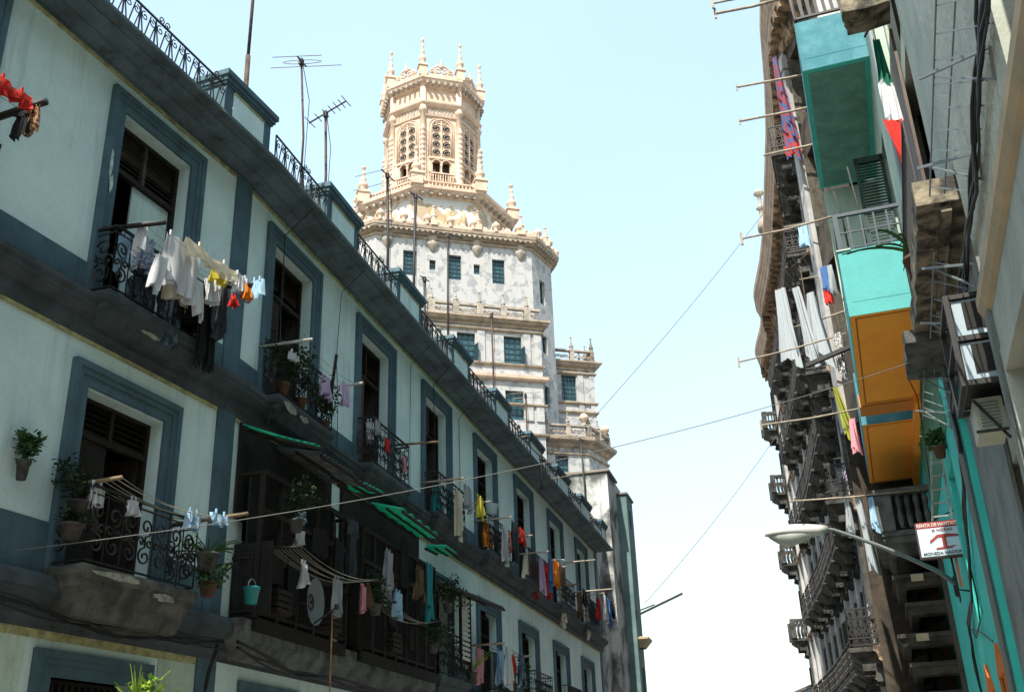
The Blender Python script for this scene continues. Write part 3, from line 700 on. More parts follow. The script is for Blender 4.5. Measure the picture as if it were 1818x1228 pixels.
for i in range(8):
    a, c = Vector(P_[i]), Vector(P_[(i+1) % 8]); L = (c-a).length; t_ = (c-a)/L
    mb.beam((*a, 62.75), (*c, 62.75), .3, .3)
    for sx in (-1, 1):
        m_ = (a+c)/2
        for q, (f_, r_) in enumerate(((.32, .42), (.75, .34))):
            p = m_+t_*(sx*f_*1.0)
            mb.tube([(p.x+t_.x*px*sx, p.y+t_.y*px*sx, 63.3+pz) for px, pz in spiral(0, 0, r_, -pi/2, 1.4, 1, 12)], .085, 5)
        mb.tube([(*(m_+t_*sx*.95), 63.0), (*(m_+t_*sx*.7), 63.7), (*(m_+t_*sx*.3), 63.95), (*m_, 64.0)], .09, 5)
    m_ = (a+c)/2; mb.lathe((*m_, 63.6), [(.14, 0), (.26, .3), (.12, .5), (.16, .65), (.05, .95), (.1, 1.05), (.03, 1.15)], 7)
tp('crown_cresting', mb, TCREAM)
for x, y in roct(LA+.3):
    c_ = MB(); c_.box(x-.36, x+.36, y-.36, y+.36, 62.5, 63.6); c_.box(x-.45, x+.45, y-.45, y+.45, 63.55, 63.7); finial(c_, x, y, 63.6, 1.05, 1.18); tp('crown_finial', c_, TCREAM)

# projecting bay on the front of the shaft
BAY = [(-6.3, HA), (-6.3, HA+1.45), (6.35, HA+1.45), (6.35, HA)]
holes = []
BX = 6.26
for x in (-9.9, -6.55, -2.9):
    for z0, z1 in ((32.25, 34.5), (27.75, 30.05), (23.2, 25.6)): holes.append((x+BX, x+BX+1.42, z0, z1))
mb = MB().wall(-6.3, 6.35, 0, 35.6, holes, .3, o=HA+1.45)
mb.quad((6.35, HA, 0), (6.35, HA+1.45, 0), (6.35, HA+1.45, 35.6), (6.35, HA, 35.6)).quad((-6.3, HA, 0), (-6.3, HA+1.45, 0), (-6.3, HA+1.45, 35.6), (-6.3, HA, 35.6)).quad((-6.3, HA, 35.5), (6.35, HA, 35.5), (6.35, HA+1.45, 35.5), (-6.3, HA+1.45, 35.5))
tp('bay_wall', mb, TWHITE)
for k, h in enumerate(holes): grid_window(FT, TW, *h, 3, 5, o=HA+1.45, openleaf=(k in (3, 6)))
mb = MB(); mb.sweep(BAY, [(0, 35.15), (.1, 35.2), (.14, 35.35), (.4, 35.45), (.5, 35.6), (.62, 35.65), (.62, 35.8), (0, 35.86)], side=-1)
for z in (31.95, 34.75, 30.95, 29.0-.2, 26.5): mb.sweep(BAY, [(0, z), (.1, z+.03), (.2, z+.12), (.22, z+.22), (0, z+.26)], side=-1)
tp('bay_cornice', mb, TCORN)
mb = MB(); mb.sweep(BAY, [(0, 30.82), (.25, 30.86), (.35, 30.98), (.38, 31.2), (0, 31.25)], side=-1); tp('orange_band', mb, TCREAM)
for x in (-8.15, -4.7, -1.1, -.25):
    for z0, z1 in ((32.2, 34.75), (27.7, 30.0)): tp('bay_pilaster', MB().box(x+BX-.3, x+BX+.3, HA+1.45, HA+1.56, z0, z1), TWHITE)
mb = MB(); mb.sweep([(-6.2, HA+1.5), (6.3, HA+1.5)], [(-.15, 35.85), (.15, 35.85), (.15, 36.0), (-.15, 36.0)], side=-1); mb.sweep([(-6.2, HA+1.5), (6.3, HA+1.5)], [(-.17, 36.72), (.19, 36.72), (.19, 36.9), (-.17, 36.9)], side=-1)
x = -6.0; k = 0
while x < 6.1:
    if k % 8 == 0: mb.box(x-.25, x+.25, HA+1.3, HA+1.7, 35.9, 36.8); finial(mb, x, HA+1.5, 36.85, .55, .42, 7)
    else:
        mb.tube([(x+px, HA+1.5, 36.36+pz) for px, pz in spiral(0, 0, .17, (k % 2)*pi, 1.2, 1 if k % 2 else -1, 8)], .05, 4)
    x += .235; k += 1
tp('bay_balustrade', mb, TSTONE)
# rear wing with its own balustrade, right of the shaft
WO = HA-4.0
def wing(name, s0, s1, o1, o0, z1, hs, mt): 
    mb = MB().wall(s0, s1, 0, z1, hs, .3, o=o1); mb.quad((s1, o1, 0), (s1, o0, 0), (s1, o0, z1), (s1, o1, z1)).quad((s0, o1, z1), (s1, o1, z1), (s1, o0, z1), (s0, o0, z1)).quad((s0, o1, 0), (s0, o0, 0), (s0, o0, z1), (s0, o1, z1))
    tp(name, mb, mt)
hs = [(3.45+BX, 4.75+BX, 31.72, 34.0), (3.45+BX, 4.75+BX, 26.5, 28.6)]
wing('wing_wall', 2.6+BX, 6.35+BX, WO, WO-7, 35.0, hs, TWHITE)
for h in hs: grid_window(FT, TW, *h, 4, 6, o=WO)
WP = [(2.6+BX, WO), (6.35+BX, WO), (6.35+BX, WO-7)]
mb = MB()
mb.sweep(WP, [(0, 34.4), (.12, 34.45), (.15, 34.6), (.4, 34.75), (.5, 34.95), (.6, 35.0), (.6, 35.15), (0, 35.25)], side=-1)
for z in (31.4, 30.6, 34.0-.0): mb.sweep(WP, [(0, z), (.12, z+.05), (.2, z+.15), (.2, z+.25), (0, z+.28)], side=-1)
tp('wing_cornice', mb, TCORN)
for x in (2.85, 5.1, 6.1): tp('wing_pilaster', MB().box(x+BX-.22, x+BX+.22, WO, WO+.1, 30.9, 34.4), TWHITE)
def carved_balustrade(name, path, z0, z1, step=.3, pieces=4, fin=.6):
    mb = MB(); mb.sweep(path, [(-.15, z0), (.15, z0), (.15, z0+.12), (-.15, z0+.12)], side=-1); mb.sweep(path, [(-.18, z1-.14), (.2, z1-.14), (.2, z1), (-.18, z1)], side=-1)
    for i in range(len(path)-1):
        a, c = Vector(path[i]), Vector(path[i+1]); L = (c-a).length; n = max(1, round(L/1.6))
        for k in range(n+1):
            p = a.lerp(c, k/n); mb.lathe((*p, z0), [(.26, 0), (.26, z1-z0)], 4, rot=pi/4, smooth=False)
            if fin: finial(mb, p.x, p.y, z1, .6, fin, 7)
        m_ = max(1, round(L/step))
        for k in range(m_):
            p = a.lerp(c, (k+.5)/m_); t_ = (c-a)/L
            mb.tube([(p.x+t_.x*px, p.y+t_.y*px, (z0+z1)/2+pz) for px, pz in spiral(0, 0, min(.19, (z1-z0)*.26), (k % 2)*pi, 1.2, 1 if k % 2 else -1, 8)], .05, 4)
    tp(name, mb, TSTONE)
carved_balustrade('wing_balustrade', [(2.75+BX, WO), (6.25+BX, WO), (6.25+BX, WO-6)], 35.2, 36.25, fin=.45)
# lower polygonal terrace, right
TP = [(.6+BX, HA), (3.95+BX, HA), (6.4+BX, HA-2.45), (6.4+BX, HA-9)]
mb = MB().wall(.6+BX, 3.95+BX, 0, 26.4, [(1.25+BX, 2.3+BX, 24.4, 25.7), (1.25+BX, 2.3+BX, 20, 22)], .3, o=HA)
for i in (1, 2):
    (a, b_), (c, d) = TP[i], TP[i+1]; mb.quad((a, b_, 0), (c, d, 0), (c, d, 26.4), (a, b_, 26.4))
mb.add([(x, y, 26.5) for x, y in TP]+[(.6+BX, HA-9, 26.5)], [(0, 1, 2, 3, 4)])
tp('terrace_wall', mb, TWHITE)
grid_window(FT, TW, 1.25+BX, 2.3+BX, 24.4, 25.7, 3, 4, o=HA); grid_window(FT, TW, 1.25+BX, 2.3+BX, 20, 22, 3, 4, o=HA)
mb = MB(); mb.sweep(TP, [(0, 26.3), (.15, 26.4), (.3, 26.62), (.6, 26.72), (.7, 26.8), (.75, 27.05), (0, 27.15)], side=-1); mb.sweep(TP, [(0, 25.75), (.15, 25.8), (.15, 25.95), (0, 26.0)], side=-1)
for k in range(3): mb.tube([(1.3+k*1.1+BX+.32*cos(t*pi/6), HA+.05, 26.15+.13*sin(t*pi/6)) for t in range(12)], .04, 4, closed=True)
tp('terrace_cornice', mb, TCORN)
carved_balustrade('terrace_balustrade', [(x+.0, y+.25) for x, y in TP], 27.1, 28.05, fin=.35)
urn = [(.18, 0), (.22, .1), (.08, .18), (.1, .26), (.34, .5), (.38, .7), (.26, .84), (.2, .88), (.22, .95), (.05, 1.0)]
mb = MB(); mb.lathe((3.6+BX, HA+.3, 28.05), urn, 10); tp('terrace_urn', mb, TCREAM); mb = MB(); mb.lathe((6.2+BX, HA-2.1, 28.05), urn, 10); tp('terrace_urn', mb, TCREAM)

# ================================================================ stained party-wall building beyond the long block
EB = Thing('party_wall_building', 'narrow building with a mould blackened blank end wall below the tower', 'building', WF, F2.w(38, 0, 0).x, F2.w(38, 0, 0).y, 0)
EB.part('end_wall', MB().box(38, 42.5, -14, -.1, -.1, 17.5), STAIN, fr=F2)
EB.part('coping', MB().box(37.9, 40.5, -14.1, .02, 17.5, 17.62), ROOF, fr=F2)
wb = MB(); wb.wall(40.6, 42.6, 0, 16.9, [(41.3, 41.8, 15.2, 16.2), (41.4, 42.2, 6, 8)], .3, o=.42); wb.quad((40.6, .42, 0), (40.6, -.2, 0), (40.6, -.2, 16.9), (40.6, .42, 16.9)).quad((40.6, .42, 16.9), (42.6, .42, 16.9), (42.6, -.2, 16.9), (40.6, -.2, 16.9)).quad((42.6, .42, 0), (42.6, -.2, 0), (42.6, -.2, 16.9), (42.6, .42, 16.9))
EB.part('street_wall', wb, TEALWALL, fr=F2)
EB.part('window', MB().box(41.3, 41.8, .1, .14, 15.2, 16.2).box(41.4, 42.2, .1, .14, 6, 8), WOOD, fr=F2)
EB.part('coping', MB().box(40.5, 42.7, -.1, .5, 16.9, 17.0), ROOF, fr=F2)
EB.part('balcony_hood', MB().sweep([(40.8, .42), (40.8, .95), (42.2, .95), (42.2, .42)], [(-.3, 8.9), (0, 9.3), (0, 9.4), (-.5, 9.5)], side=-1), CREAM, fr=F2)
LB = Thing('low_side_building', 'teal grey rendered wall filling the gap after the long block', 'building', WF, F2.w(34.6, -.6, 0).x, F2.w(34.6, -.6, 0).y, 0)
LB.part('wall', MB().box(33.6, 37.9, -12, -.5, -.1, 14.2), STAIN, fr=F2); LB.part('window', MB().box(34.5, 35.4, -.51, -.46, 9, 11), WOOD, fr=F2)

# ================================================================ RIGHT: turquoise and orange house
TH = Thing('turquoise_house', 'turquoise house with bright orange balcony undersides on the right', 'building', WF, R3.w(19.45, 0, 0).x, R3.w(19.45, 0, 0).y, 0)
def hp(name, mb, mt, parent=None, label=None): return TH.part(name, mb, mt, parent, label, fr=R3)
hp('wall', MB().wall(17.35, 32.2, -.15, 10.0, [(18.45, 19.35, 0, 3.3), (21.1, 22.2, 0, 3.25), (20.2, 21.6, 4.4, 7.2)], .3, o=0).quad((17.35, 0, -.1), (17.35, -6, -.1), (17.35, -6, 10), (17.35, 0, 10)), TURQ)
hp('upper_wall', MB().wall(17.35, 32.2, 10.0, 20.0, [(20.4, 21.5, 10.3, 14.6), (28, 29.2, 10.3, 13), (21, 22.2, 16.2, 18.8)], .3).quad((17.35, 0, 10), (17.35, -6, 10), (17.35, -6, 20), (17.35, 0, 20)).quad((17.35, 0, 20), (32.2, 0, 20), (32.2, -6, 20), (17.35, -6, 20)).quad((32.2, 0, -.1), (32.2, -6, -.1), (32.2, -6, 20), (32.2, 0, 20)), PALEG)
hp('painted_band', MB().box(19.5, 28.1, -.01, .02, 7.7, 9.98), OLIVE)
for a, c, z in ((18.45, 19.35, 3.3), (21.1, 22.2, 3.25)):
    hp('doorway', MB().box(a, c, -.2, -.12, 0, z), ORANGED)
    mb = MB(); mb.add([(a-.05, -.01, z-.05), (c+.05, -.01, z-.05), ((a+c)/2, -.01, z+.45), (a-.05, .06, z-.05), (c+.05, .06, z-.05), ((a+c)/2, .06, z+.45)], [(0, 1, 2), (3, 5, 4), (0, 3, 4, 1), (1, 4, 5, 2), (2, 5, 3, 0)]).box(a-.02, a+.1, .005, .05, 0, z-.05).box(c-.1, c+.02, .005, .05, 0, z-.05); hp('door_gable', mb, mat('burnt_orange_paint', (.50, .13, .02), (.40, .1, .02), 4))
hp('window', MB().box(20.2, 21.6, -.25, -.18, 4.4, 7.2), WOODG)
hp('dark_room_backing', MB().box(17.4, 32, -1.2, -1.1, 0, 19.9), DARK)  # near-black sheet gives the openings their unlit depth
OI, OO = .02, 1.33
def slab_balcony(a, c, z, soff, edge, face, facelip, o1=OO, h=1.12, groove=ORANGED, inset=.10, panel=False):
    """balcony with solid parapet, flat painted underside with a border line"""
    s = hp('balcony', MB().box(a, c, 0, o1, z, z+.29), facelip)
    # underside sheet
    hp('balcony_underside', MB().box(a+.01, c-.01, .0, o1-.01, z-.012, z-.002), edge if panel else soff, s)
    if panel: hp('underside_panel', MB().box(a+.12, c-.1, .1, o1-.1, z-.02, z-.014), soff, s)
    else:
        g = MB()
        for x0, x1, y0, y1 in ((a+inset, a+inset+.03, .12, o1-inset), (c-inset-.03, c-inset, .12, o1-inset), (a+inset, c-inset, o1-inset-.03, o1-inset)): g.box(x0, x1, y0, y1, z-.022, z-.013)
        hp('underside_groove', g, groove, s)
    par = MB(); t = .1
    par.box(a, c, o1-t, o1+.005, z+.29, z+.29+h); par.box(a-.005, a+t, 0, o1-t, z+.29, z+.29+h); par.box(c-t, c+.005, 0, o1-t, z+.29, z+.29+h)
    hp('parapet', par, face, s)
    return s
B1 = slab_balcony(19.45, 24.75, 10.02, ORANGE, ORANGE, TURQL, TURQL)
hp('parapet_cap', MB().box(19.42, 19.6, OO-.25, OO+.03, 11.43, 11.46), PALEG, B1)
r = MB(); p_ = [(19.5, .05), (19.5, OO-.05), (24.7, OO-.05)]
for i in range(2):
    a, c = Vector(p_[i]), Vector(p_[i+1])
    for z, t in ((11.5, .03), (11.85, .03), (12.25, .07)): r.beam((*a, z), (*c, z), t)
    n = 5 if i == 0 else 18
    for k in range(n+1): r.beam((*a.lerp(c, k/n), 11.43), (*a.lerp(c, k/n), 12.25), .035)
r.beam((19.5, OO-.06, 11.4), (19.5, OO-.06, 12.28), .09)
hp('railing', r, IRONB, B1)
r = MB()
for o_, dz in ((1.1, .0), (.75, .5)): r.tube([(19.75, o_, 11.4), (19.7, o_+.02, 12.3), (19.6, o_+.1, 12.9+dz)], .02, 5)
hp('bent_rod', r, IRON, B1)
# step where the orange slab is thicker, then the next balcony further along
B2 = slab_balcony(26.3, 31.9, 10.02, ORANGE, ORANGE, TURQB, TURQB, o1=1.36)  # darker, bluer teal puts shade into this balcony's faces
hp('orange_return', MB().box(24.78, 25.5, .0, OO+.03, 9.98, 10.3), mat('orange_paint_band', (.55, .2, .04)), B1)
hp('orange_return', MB().box(24.5, 32.0, -.02, .16, 9.80, 10.02), ORANGE, B1)
B3 = slab_balcony(19.45, 24.5, 15.87, GREENSOF, TEALEDGE, TURQB, TURQB, o1=1.38, h=1.0, panel=True)
r = MB(); bar_rail(r, [(19.5, .05), (19.5, 1.33), (24.5, 1.33)], 17.3, 18.3, .16, .02)
for k in range(9): r.beam((19.5, .05+k*.16, 17.3), (19.5, .12+k*.16, 18.25), .07, .02)
hp('railing', r, IRON, B3)
hp('partition_wall', MB().box(24.62, 24.8, 0, 1.32, 10.35, 15.85), PALEG)
hp('partition_line', MB().box(24.58, 24.63, 0, 1.32, 12.75, 12.8), OCHRE)
# louvred shutter leaf standing open across the balcony
mb = MB(); a, y0, y1 = 21.4, .0, .62
for z0, z1 in ((11.0, 11.12), (12.75, 12.9), (14.5, 14.65)): mb.box(a, a+.05, y0, y1, z0, z1)
mb.box(a, a+.05, y0, y0+.07, 11, 14.65); mb.box(a, a+.05, y1-.07, y1, 11, 14.65)
z = 11.15
while z < 14.5:
    if not 12.7 < z < 12.9: mb.quad((a+.01, y0+.07, z), (a+.01, y1-.07, z), (a+.05, y1-.07, z+.07), (a+.05, y0+.07, z+.07))
    z += .075
sh = hp('shutter_leaf', mb, WOODG)
hp('drain_pipe', MB().tube([(17.5, .06, 20), (17.5, .06, 0)], .05, 8), GREYMETAL)

# ================================================================ RIGHT: near grey house
GH = Thing('grey_house', 'pale grey rendered house filling the right edge beside the camera', 'building', WF, R3.w(8, 0, 0).x, R3.w(8, 0, 0).y, 0)
def gp(name, mb, mt, parent=None, label=None): return GH.part(name, mb, mt, parent, label, fr=R3)
gp('front_wall', MB().wall(-32, 11.85, -.15, 21, [(8.4, 11.3, 2.2, 5.6), (3, 5, 0, 3.4), (6.2, 7.9, 6.9, 11), (2, 3.4, 6.9, 10)], .35, o=.0).quad((11.85, 0, -.1), (11.85, -4, -.1), (11.85, -4, 21), (11.85, 0, 21)).quad((-32, 0, 21), (11.85, 0, 21), (11.85, -8, 21), (-32, -8, 21)), GREYW)
gp('set_back_wall', MB().wall(11.85, 17.34, -.15, 21, [(14.9, 17.1, 8.3, 12.6), (12.7, 14.2, 2.2, 5.3), (14.9, 17.1, 13, 16)], .3, o=-.16), GREYW)
gp('set_back_base', MB().box(13.9, 17.33, -.15, -.1, -.1, 7.6), GREYW2)
gp('corner_moulding', MB().box(11.6, 11.9, .0, .05, -.1, 7.1), GREYW2)
gp('floor_moulding', MB().sweep([(-32, 0), (11.9, 0)], [(0, 6.42), (.05, 6.45), (.1, 6.55), (.1, 6.68), (0, 6.72)], side=-1), CREAM)
gp('floor_moulding', MB().sweep([(11.9, -.16), (14.7, -.16)], [(0, 8.6), (.05, 8.65), (.1, 8.75), (.1, 8.85), (0, 8.9)], side=-1), GREYW)
gp('dark_room_backing', MB().box(-32, 17.3, -1.6, -1.5, 0, 20.9), DARK)  # near-black sheet in place of dim rooms
def louvre_win(a, c, z0, z1, o, nm='window', mt=WOOD):
    mb = MB(); m_ = (a+c)/2
    for x in (a, m_-.04, c-.08): mb.box(x, x+.08, o-.28, o-.2, z0, z1)
    z = z0
    while z < z1-.05: mb.quad((a, o-.21, z), (c, o-.21, z), (c, o-.27, z+.09), (a, o-.27, z+.09)); z += .085
    return gp(nm, mb, mt)
louvre_win(8.4, 11.3, 2.2, 5.6, 0); louvre_win(6.2, 7.9, 6.9, 11, 0); louvre_win(2, 3.4, 6.9, 10, 0); louvre_win(12.7, 14.2, 2.2, 5.3, -.16); louvre_win(14.9, 17.1, 8.3, 12.6, -.16); louvre_win(14.9, 17.1, 13, 16, -.16); louvre_win(3, 5, 0, 3.4, 0, 'doorway')
mb = MB()
for d0, d1, oo in ((.0, .12, .05), (.12, .34, .02)):
    mb.box(8.4-d1, 8.4-d0, 0, oo, 2.2, 5.6+d1); mb.box(11.3+d0, 11.3+d1-.06, 0, oo, 1.6, 5.6+d1); mb.box(8.4-d0, 11.3+d0, 0, oo+.001, 5.6+d0, 5.6+d1)
gp('window_surround', mb, GREYW)
# decayed balcony slab on the set-back wall, and hooded box beneath
def rough_slab(a, c, o0, o1, z0, z1, n=12, amp=.05, seed=1):
    rnd = random.Random(seed); top = []; mb = MB()
    pts = [(a+(c-a)*k/n+rnd.uniform(-.02, .02), o1+rnd.uniform(-amp, amp)) for k in range(n+1)]
    poly = [(a, o0)]+pts+[(c, o0)]
    nb = len(poly); vs = [(x, y, z0+rnd.uniform(-amp, amp)*.7) for x, y in poly]+[(x, y, z1) for x, y in poly]
    # rough underside: fan with a jittered centre row
    cs = [(x, (o0+y)/2, z0+rnd.uniform(-amp, amp)) for x, y in pts]
    b_ = len(vs); vs += cs
    fs = [tuple(range(nb, 2*nb))]+[(i, (i+1) % nb, nb+(i+1) % nb, nb+i) for i in range(nb)]
    for i in range(n): fs += [(1+i, 2+i, b_+i+1, b_+i)]
    fs += [(0, b_, 1), (nb-1, nb-2, b_+n), tuple([0]+[b_+i for i in range(n+1)]+[nb-1])]
    return mb.add(vs, fs)
DB = gp('decayed_balcony', rough_slab(12.15, 16.4, -.16, .47, 8.15, 8.5, 16, .022, 3), DECAY, label='crumbling balcony slab with stained underside')
gp('balcony_beam', MB().box(12.2, 16.3, .08, .2, 8.05, 8.2), DECAY, DB)
r = MB(); bar_rail(r, [(12.3, .4), (16.3, .4), (16.3, 0)], 8.6, 9.5, .13, .012); gp('railing', r, IRON, DB)
DB2 = gp('decayed_balcony', rough_slab(15.5, 16.15, -.16, .60, 14.0, 14.5, 6, .05, 5), DECAY, label='crumbling upper balcony slab')
HD = gp('concrete_hood', rough_slab(16.2, 17.9, -.16, .64, 8.0, 8.22, 8, .03, 9), CONC)
# top-floor timber screen glimpsed beyond the flag
gp('timber_screen', MB().box(16.0, 17.3, -.15, -.1, 8.6, 13.8), mat('brown_varnished_timber', (.07, .035, .015), (.03, .015, .008), 3, rough=.5))

# ---- wall-mounted cooling boxes in an iron cage
AC = Thing('window_grille_box', 'black iron cage with two white framed panes jutting from the grey wall', 'window cage', R3, 12.5, 0, 6.2)
mb = MB()
for x in (12.35, 13.5):
    for y in (-.1, .36):
        mb.box(x-.03, x+.03, y-.03, y+.03, 5.85, 7.0)
for z in (5.88, 6.43, 6.97):
    for y in (-.1, .36): mb.box(12.35, 13.5, y-.028, y+.028, z-.028, z+.028)
    for x in (12.35, 13.5): mb.box(x-.028, x+.028, -.1, .36, z-.028, z+.028)
AC.part('cage', mb, IRON)
for z0, z1 in ((5.93, 6.38), (6.48, 6.92)):
    g = AC.part('pane_frame', MB().box(12.36, 12.4, -.05, .31, z0, z1), mat('white_pane_frame', (.30, .36, .40))); AC.part('dark_pane', MB().box(12.345, 12.362, -.04, .2, z0+.07, z1-.03), DARK, g)
AC.part('back_panel', MB().box(12.5, 13.48, -.09, .3, 5.93, 6.92), IRON)
A2_ = Thing('air_conditioner', 'boxy yellowed air conditioner with angle bracket under the black cage', 'air conditioner', R3, 12.9, 0, 5.4)
mb = MB(); mb.box(12.75, 13.4, -.05, .26, 5.42, 5.82); A2_.part('casing', mb, ACWHITE)
mb = MB()
for k in range(8): mb.box(12.735, 12.752, .0, .22, 5.47+k*.04, 5.485+k*.04)
A2_.part('vent_grille', mb, GREYMETAL); A2_.part('bracket', MB().beam((12.74, .26, 5.8), (12.74, -.05, 5.3), .03).beam((12.7, -.05, 5.4), (12.7, .3, 5.4), .03), IRON)

# ---- iron drying racks on the grey wall
def rack(label, tips, walls, zt, zw, ot, nb, s_lo, s_hi, big=.03):
    T = Thing('drying_rack', label, 'drying rack', R3, tips[0], 0, zw, 'iron drying racks on the grey wall')
    for s in tips:
        b_ = MB(); b_.beam((s, ot+.12, zt+.02), (s-1.25*(ot/.38)*.9, .02, zw), big, big); b_.beam((s, ot, zt), (s-1.05*(ot/.38)*.9, .02, zw-.22), big*.7, big*.7); b_.beam((s-1.13*(ot/.38), .02, zw+.0), (s-.95*(ot/.38), .02, zw-.24), big*.8)
        T.part('bracket', b_, GREYMETAL)
    g = MB()
    for o_ in (ot, ot*.55): g.beam((s_lo, o_, zt-.03), (s_hi, o_, zt-.03-.0), .016)
    for k in range(nb):
        s = s_lo+(s_hi-s_lo)*(k+.5)/nb; g.beam((s, ot, zt-.02), (s-.75, .03, zw-.05), .014)
    T.part('wire_grid', g, GREYMETAL)
rack('iron drying rack with two long slanting arms at the top right corner', (9.3, 11.0), None, 8.0, 7.45, .36, 9, 8.0, 11.6)
rack('grey iron drying rack fixed below the crumbling balcony above the black hood', (13.1, 14.9), None, 7.75, 7.25, .34, 5, 12.6, 15.4)
rack('iron drying rack with bright rungs beneath the black concrete hood', (17.9, 19.6), None, 8.0, 7.55, .36, 6, 17.4, 20.0, .025)

# ---- cable bundles
def cables(name, label, fr, path, n, r, jit, mt=BLACKCABLE, seed=0, **k):
    rnd = random.Random(seed); T = Thing(name, label, 'cable', fr, path[0][0], path[0][1], path[0][2], **k)
    for i in range(n):
        P = [Vector(p) for p in path]; out = []
        for a, c in zip(P, P[1:]):
            for j in range(3): out.append(a.lerp(c, j/3))
        out.append(P[-1]); ph = rnd.uniform(0, 6); am = rnd.uniform(.3, 1)*jit
        out = [q+Vector((0, abs(sin(j*.7+ph))*am*.5, am*sin(j*.55+ph*2)+rnd.uniform(-.3, .3)*jit)) for j, q in enumerate(out)]
        T.part('cable', MB().tube(out, r*rnd.uniform(.6, 1.3), 5, False), mt)
    return T
cables('cable_bundle', 'thick bundle of black cables running along the near grey wall', R3, [(5, .06, 7.5), (7.69, .06, 7.5), (8.7, .06, 7.45), (9.9, .06, 7.3), (11.0, .06, 7.3), (12.2, .05, 7.3), (13.9, .0, 7.35), (15.2, .0, 7.35), (17.3, .05, 7.2)], 9, .02, .13, seed=2)
cables('cable_bundle', 'tangle of black cables drooping down the lower turquoise wall', R3, [(17.3, .06, 7.2), (17.4, .05, 6.6), (18.2, .05, 6.2), (19.2, .05, 5.8), (20.1, .05, 5.3), (21.2, .05, 4.85), (23.2, .05, 4.6), (23.6, .05, 4.1), (23.5, .05, 3.3)], 6, .018, .07, seed=3)
cables('cable', 'single black cable looping across the lower turquoise wall to the orange door gable', R3, [(20.4, .04, 5.3), (20.3, .04, 4.7), (20.7, .04, 4.35), (22.3, .04, 4.25), (22.9, .04, 4.5), (21.0, .04, 4.2), (19.0, .05, 3.8)], 1, .014, .02, seed=4)
cables('cable', 'black cable climbing from the turquoise wall over the orange balcony underside', R3, [(23.3, .25, 9.95), (22.6, .2, 9.3), (24.5, .12, 8.6), (26.0, .1, 7.9), (27.5, .08, 7.4)], 1, .012, .02, seed=5)

# ---- rent sign
SG = Thing('rent_sign', 'white boxed sign offering rooms with a red double ended arrow on the turquoise wall', 'sign', R3, 22.0, .3, 6.0)
# sign faces back down the street: plane s = const, text runs from the street side (o large) to the wall
sc_s, o0, o1, z0, z1 = 22.0, .72, -.22, 5.80, 6.42
class FrSign:
    def __init__(f, s, o, z):
        f.c = R3.w(s, o, z); ang = radians(14); rt = -(R3.o); f.x = Vector((rt.x, rt.y, 0)); f.n = Vector((-R3.t.x, -R3.t.y, 0)); f.sg = 1; f.rz = atan2(f.x.y, f.x.x)
    def w(f, a, b, c): return f.c+f.x*a-f.n*b+Vector((0, 0, 0+c))
FS = FrSign(22.0, .72, 5.80)                          # a: 0..0.94 rightwards, b: depth away from viewer, c: up
W_, H_ = .96, .64
SG.e.scale = (1.12, 1.12, 1.12); SG.part('sign_box', MB().box(0, W_, .01, .16, 0, H_), SIGNB, fr=FS)
SG.part('sign_face', MB().box(.025, W_-.12, -.004, .01, .03, H_-.12), SIGNW, fr=FS)
SG.part('sign_header', MB().box(.02, W_-.12, -.004, .01, H_-.118, H_-.01), SIGNR, fr=FS)
SG.part('side_box', MB().box(W_-.1, W_-.01, -.006, .01, .03, H_-.03), GREYMETAL, fr=FS)
def text(T, body, x, z, size, mt, width, fr, b=-.012, font_sc=1.0, name='lettering'):
    cu = bpy.data.curves.new('lettering', 'FONT'); cu.body = body; cu.size = size; cu.extrude = .002; cu.align_x = 'CENTER'; cu.align_y = 'CENTER'; cu.offset = size*.018
    ob = bpy.data.objects.new('tmp_text', cu); COL.objects.link(ob); dg = bpy.context.evaluated_depsgraph_get(); me = bpy.data.meshes.new_from_object(ob.evaluated_get(dg)); bpy.data.objects.remove(ob)
    vs = [v.co.copy() for v in me.vertices]; wd = max(v.x for v in vs)-min(v.x for v in vs); k = width/wd
    mb = MB(); mb.add([(x+v.x*k, b-v.z, z+v.y) for v in vs], [tuple(p.vertices) for p in me.polygons]); T.part(name, mb, mt, fr=fr)
text(SG, 'RENTA DE HABITACION', (W_-.12)/2, H_-.065, .085, SIGNL, .78, FS)
text(SG, 'X HORAS', .43, H_-.165, .07, SIGNR, .34, FS)
text(SG, 'MONEDA NACIONAL', .43, .075, .07, SIGNB, .74, FS)
mb = MB(); cx, cz = .44, .27
mb.box(cx-.035, cx+.035, -.012, -.004, .17, .36)
mb.add([(cx-.24, -.012, .25), (cx-.10, -.012, .345), (cx+.24, -.012, .345), (cx+.25, -.012, .375), (cx+.05, -.012, .405), (cx-.10, -.012, .40), (cx-.24, -.012, .30)], [(0, 1, 5, 6), (1, 2, 3, 4, 5)])
mb.add([(cx-.15, -.012, .135), (cx+.10, -.012, .15), (cx+.19, -.012, .19), (cx+.05, -.012, .18), (cx-.12, -.012, .175), (cx-.16, -.012, .165)], [(0, 1, 2, 3, 4, 5)])
SG.part('sign_emblem', mb, SIGNR, fr=FS)
SG.part('sign_bracket', MB().tube([(.5, .1, 0), (.5, .1, -.55), (.8, .1, -.62)], .02, 6), IRON, fr=FS); SG.part('stay_wire', MB().tube([(.2, .1, H_), (.9, .1, H_+.25)], .012, 5), IRON, fr=FS)
SG.part('orange_post', MB().box(.55, .6, .12, .16, -.5, .0), mat('faded_orange_post', (.45, .16, .08)), fr=FS)

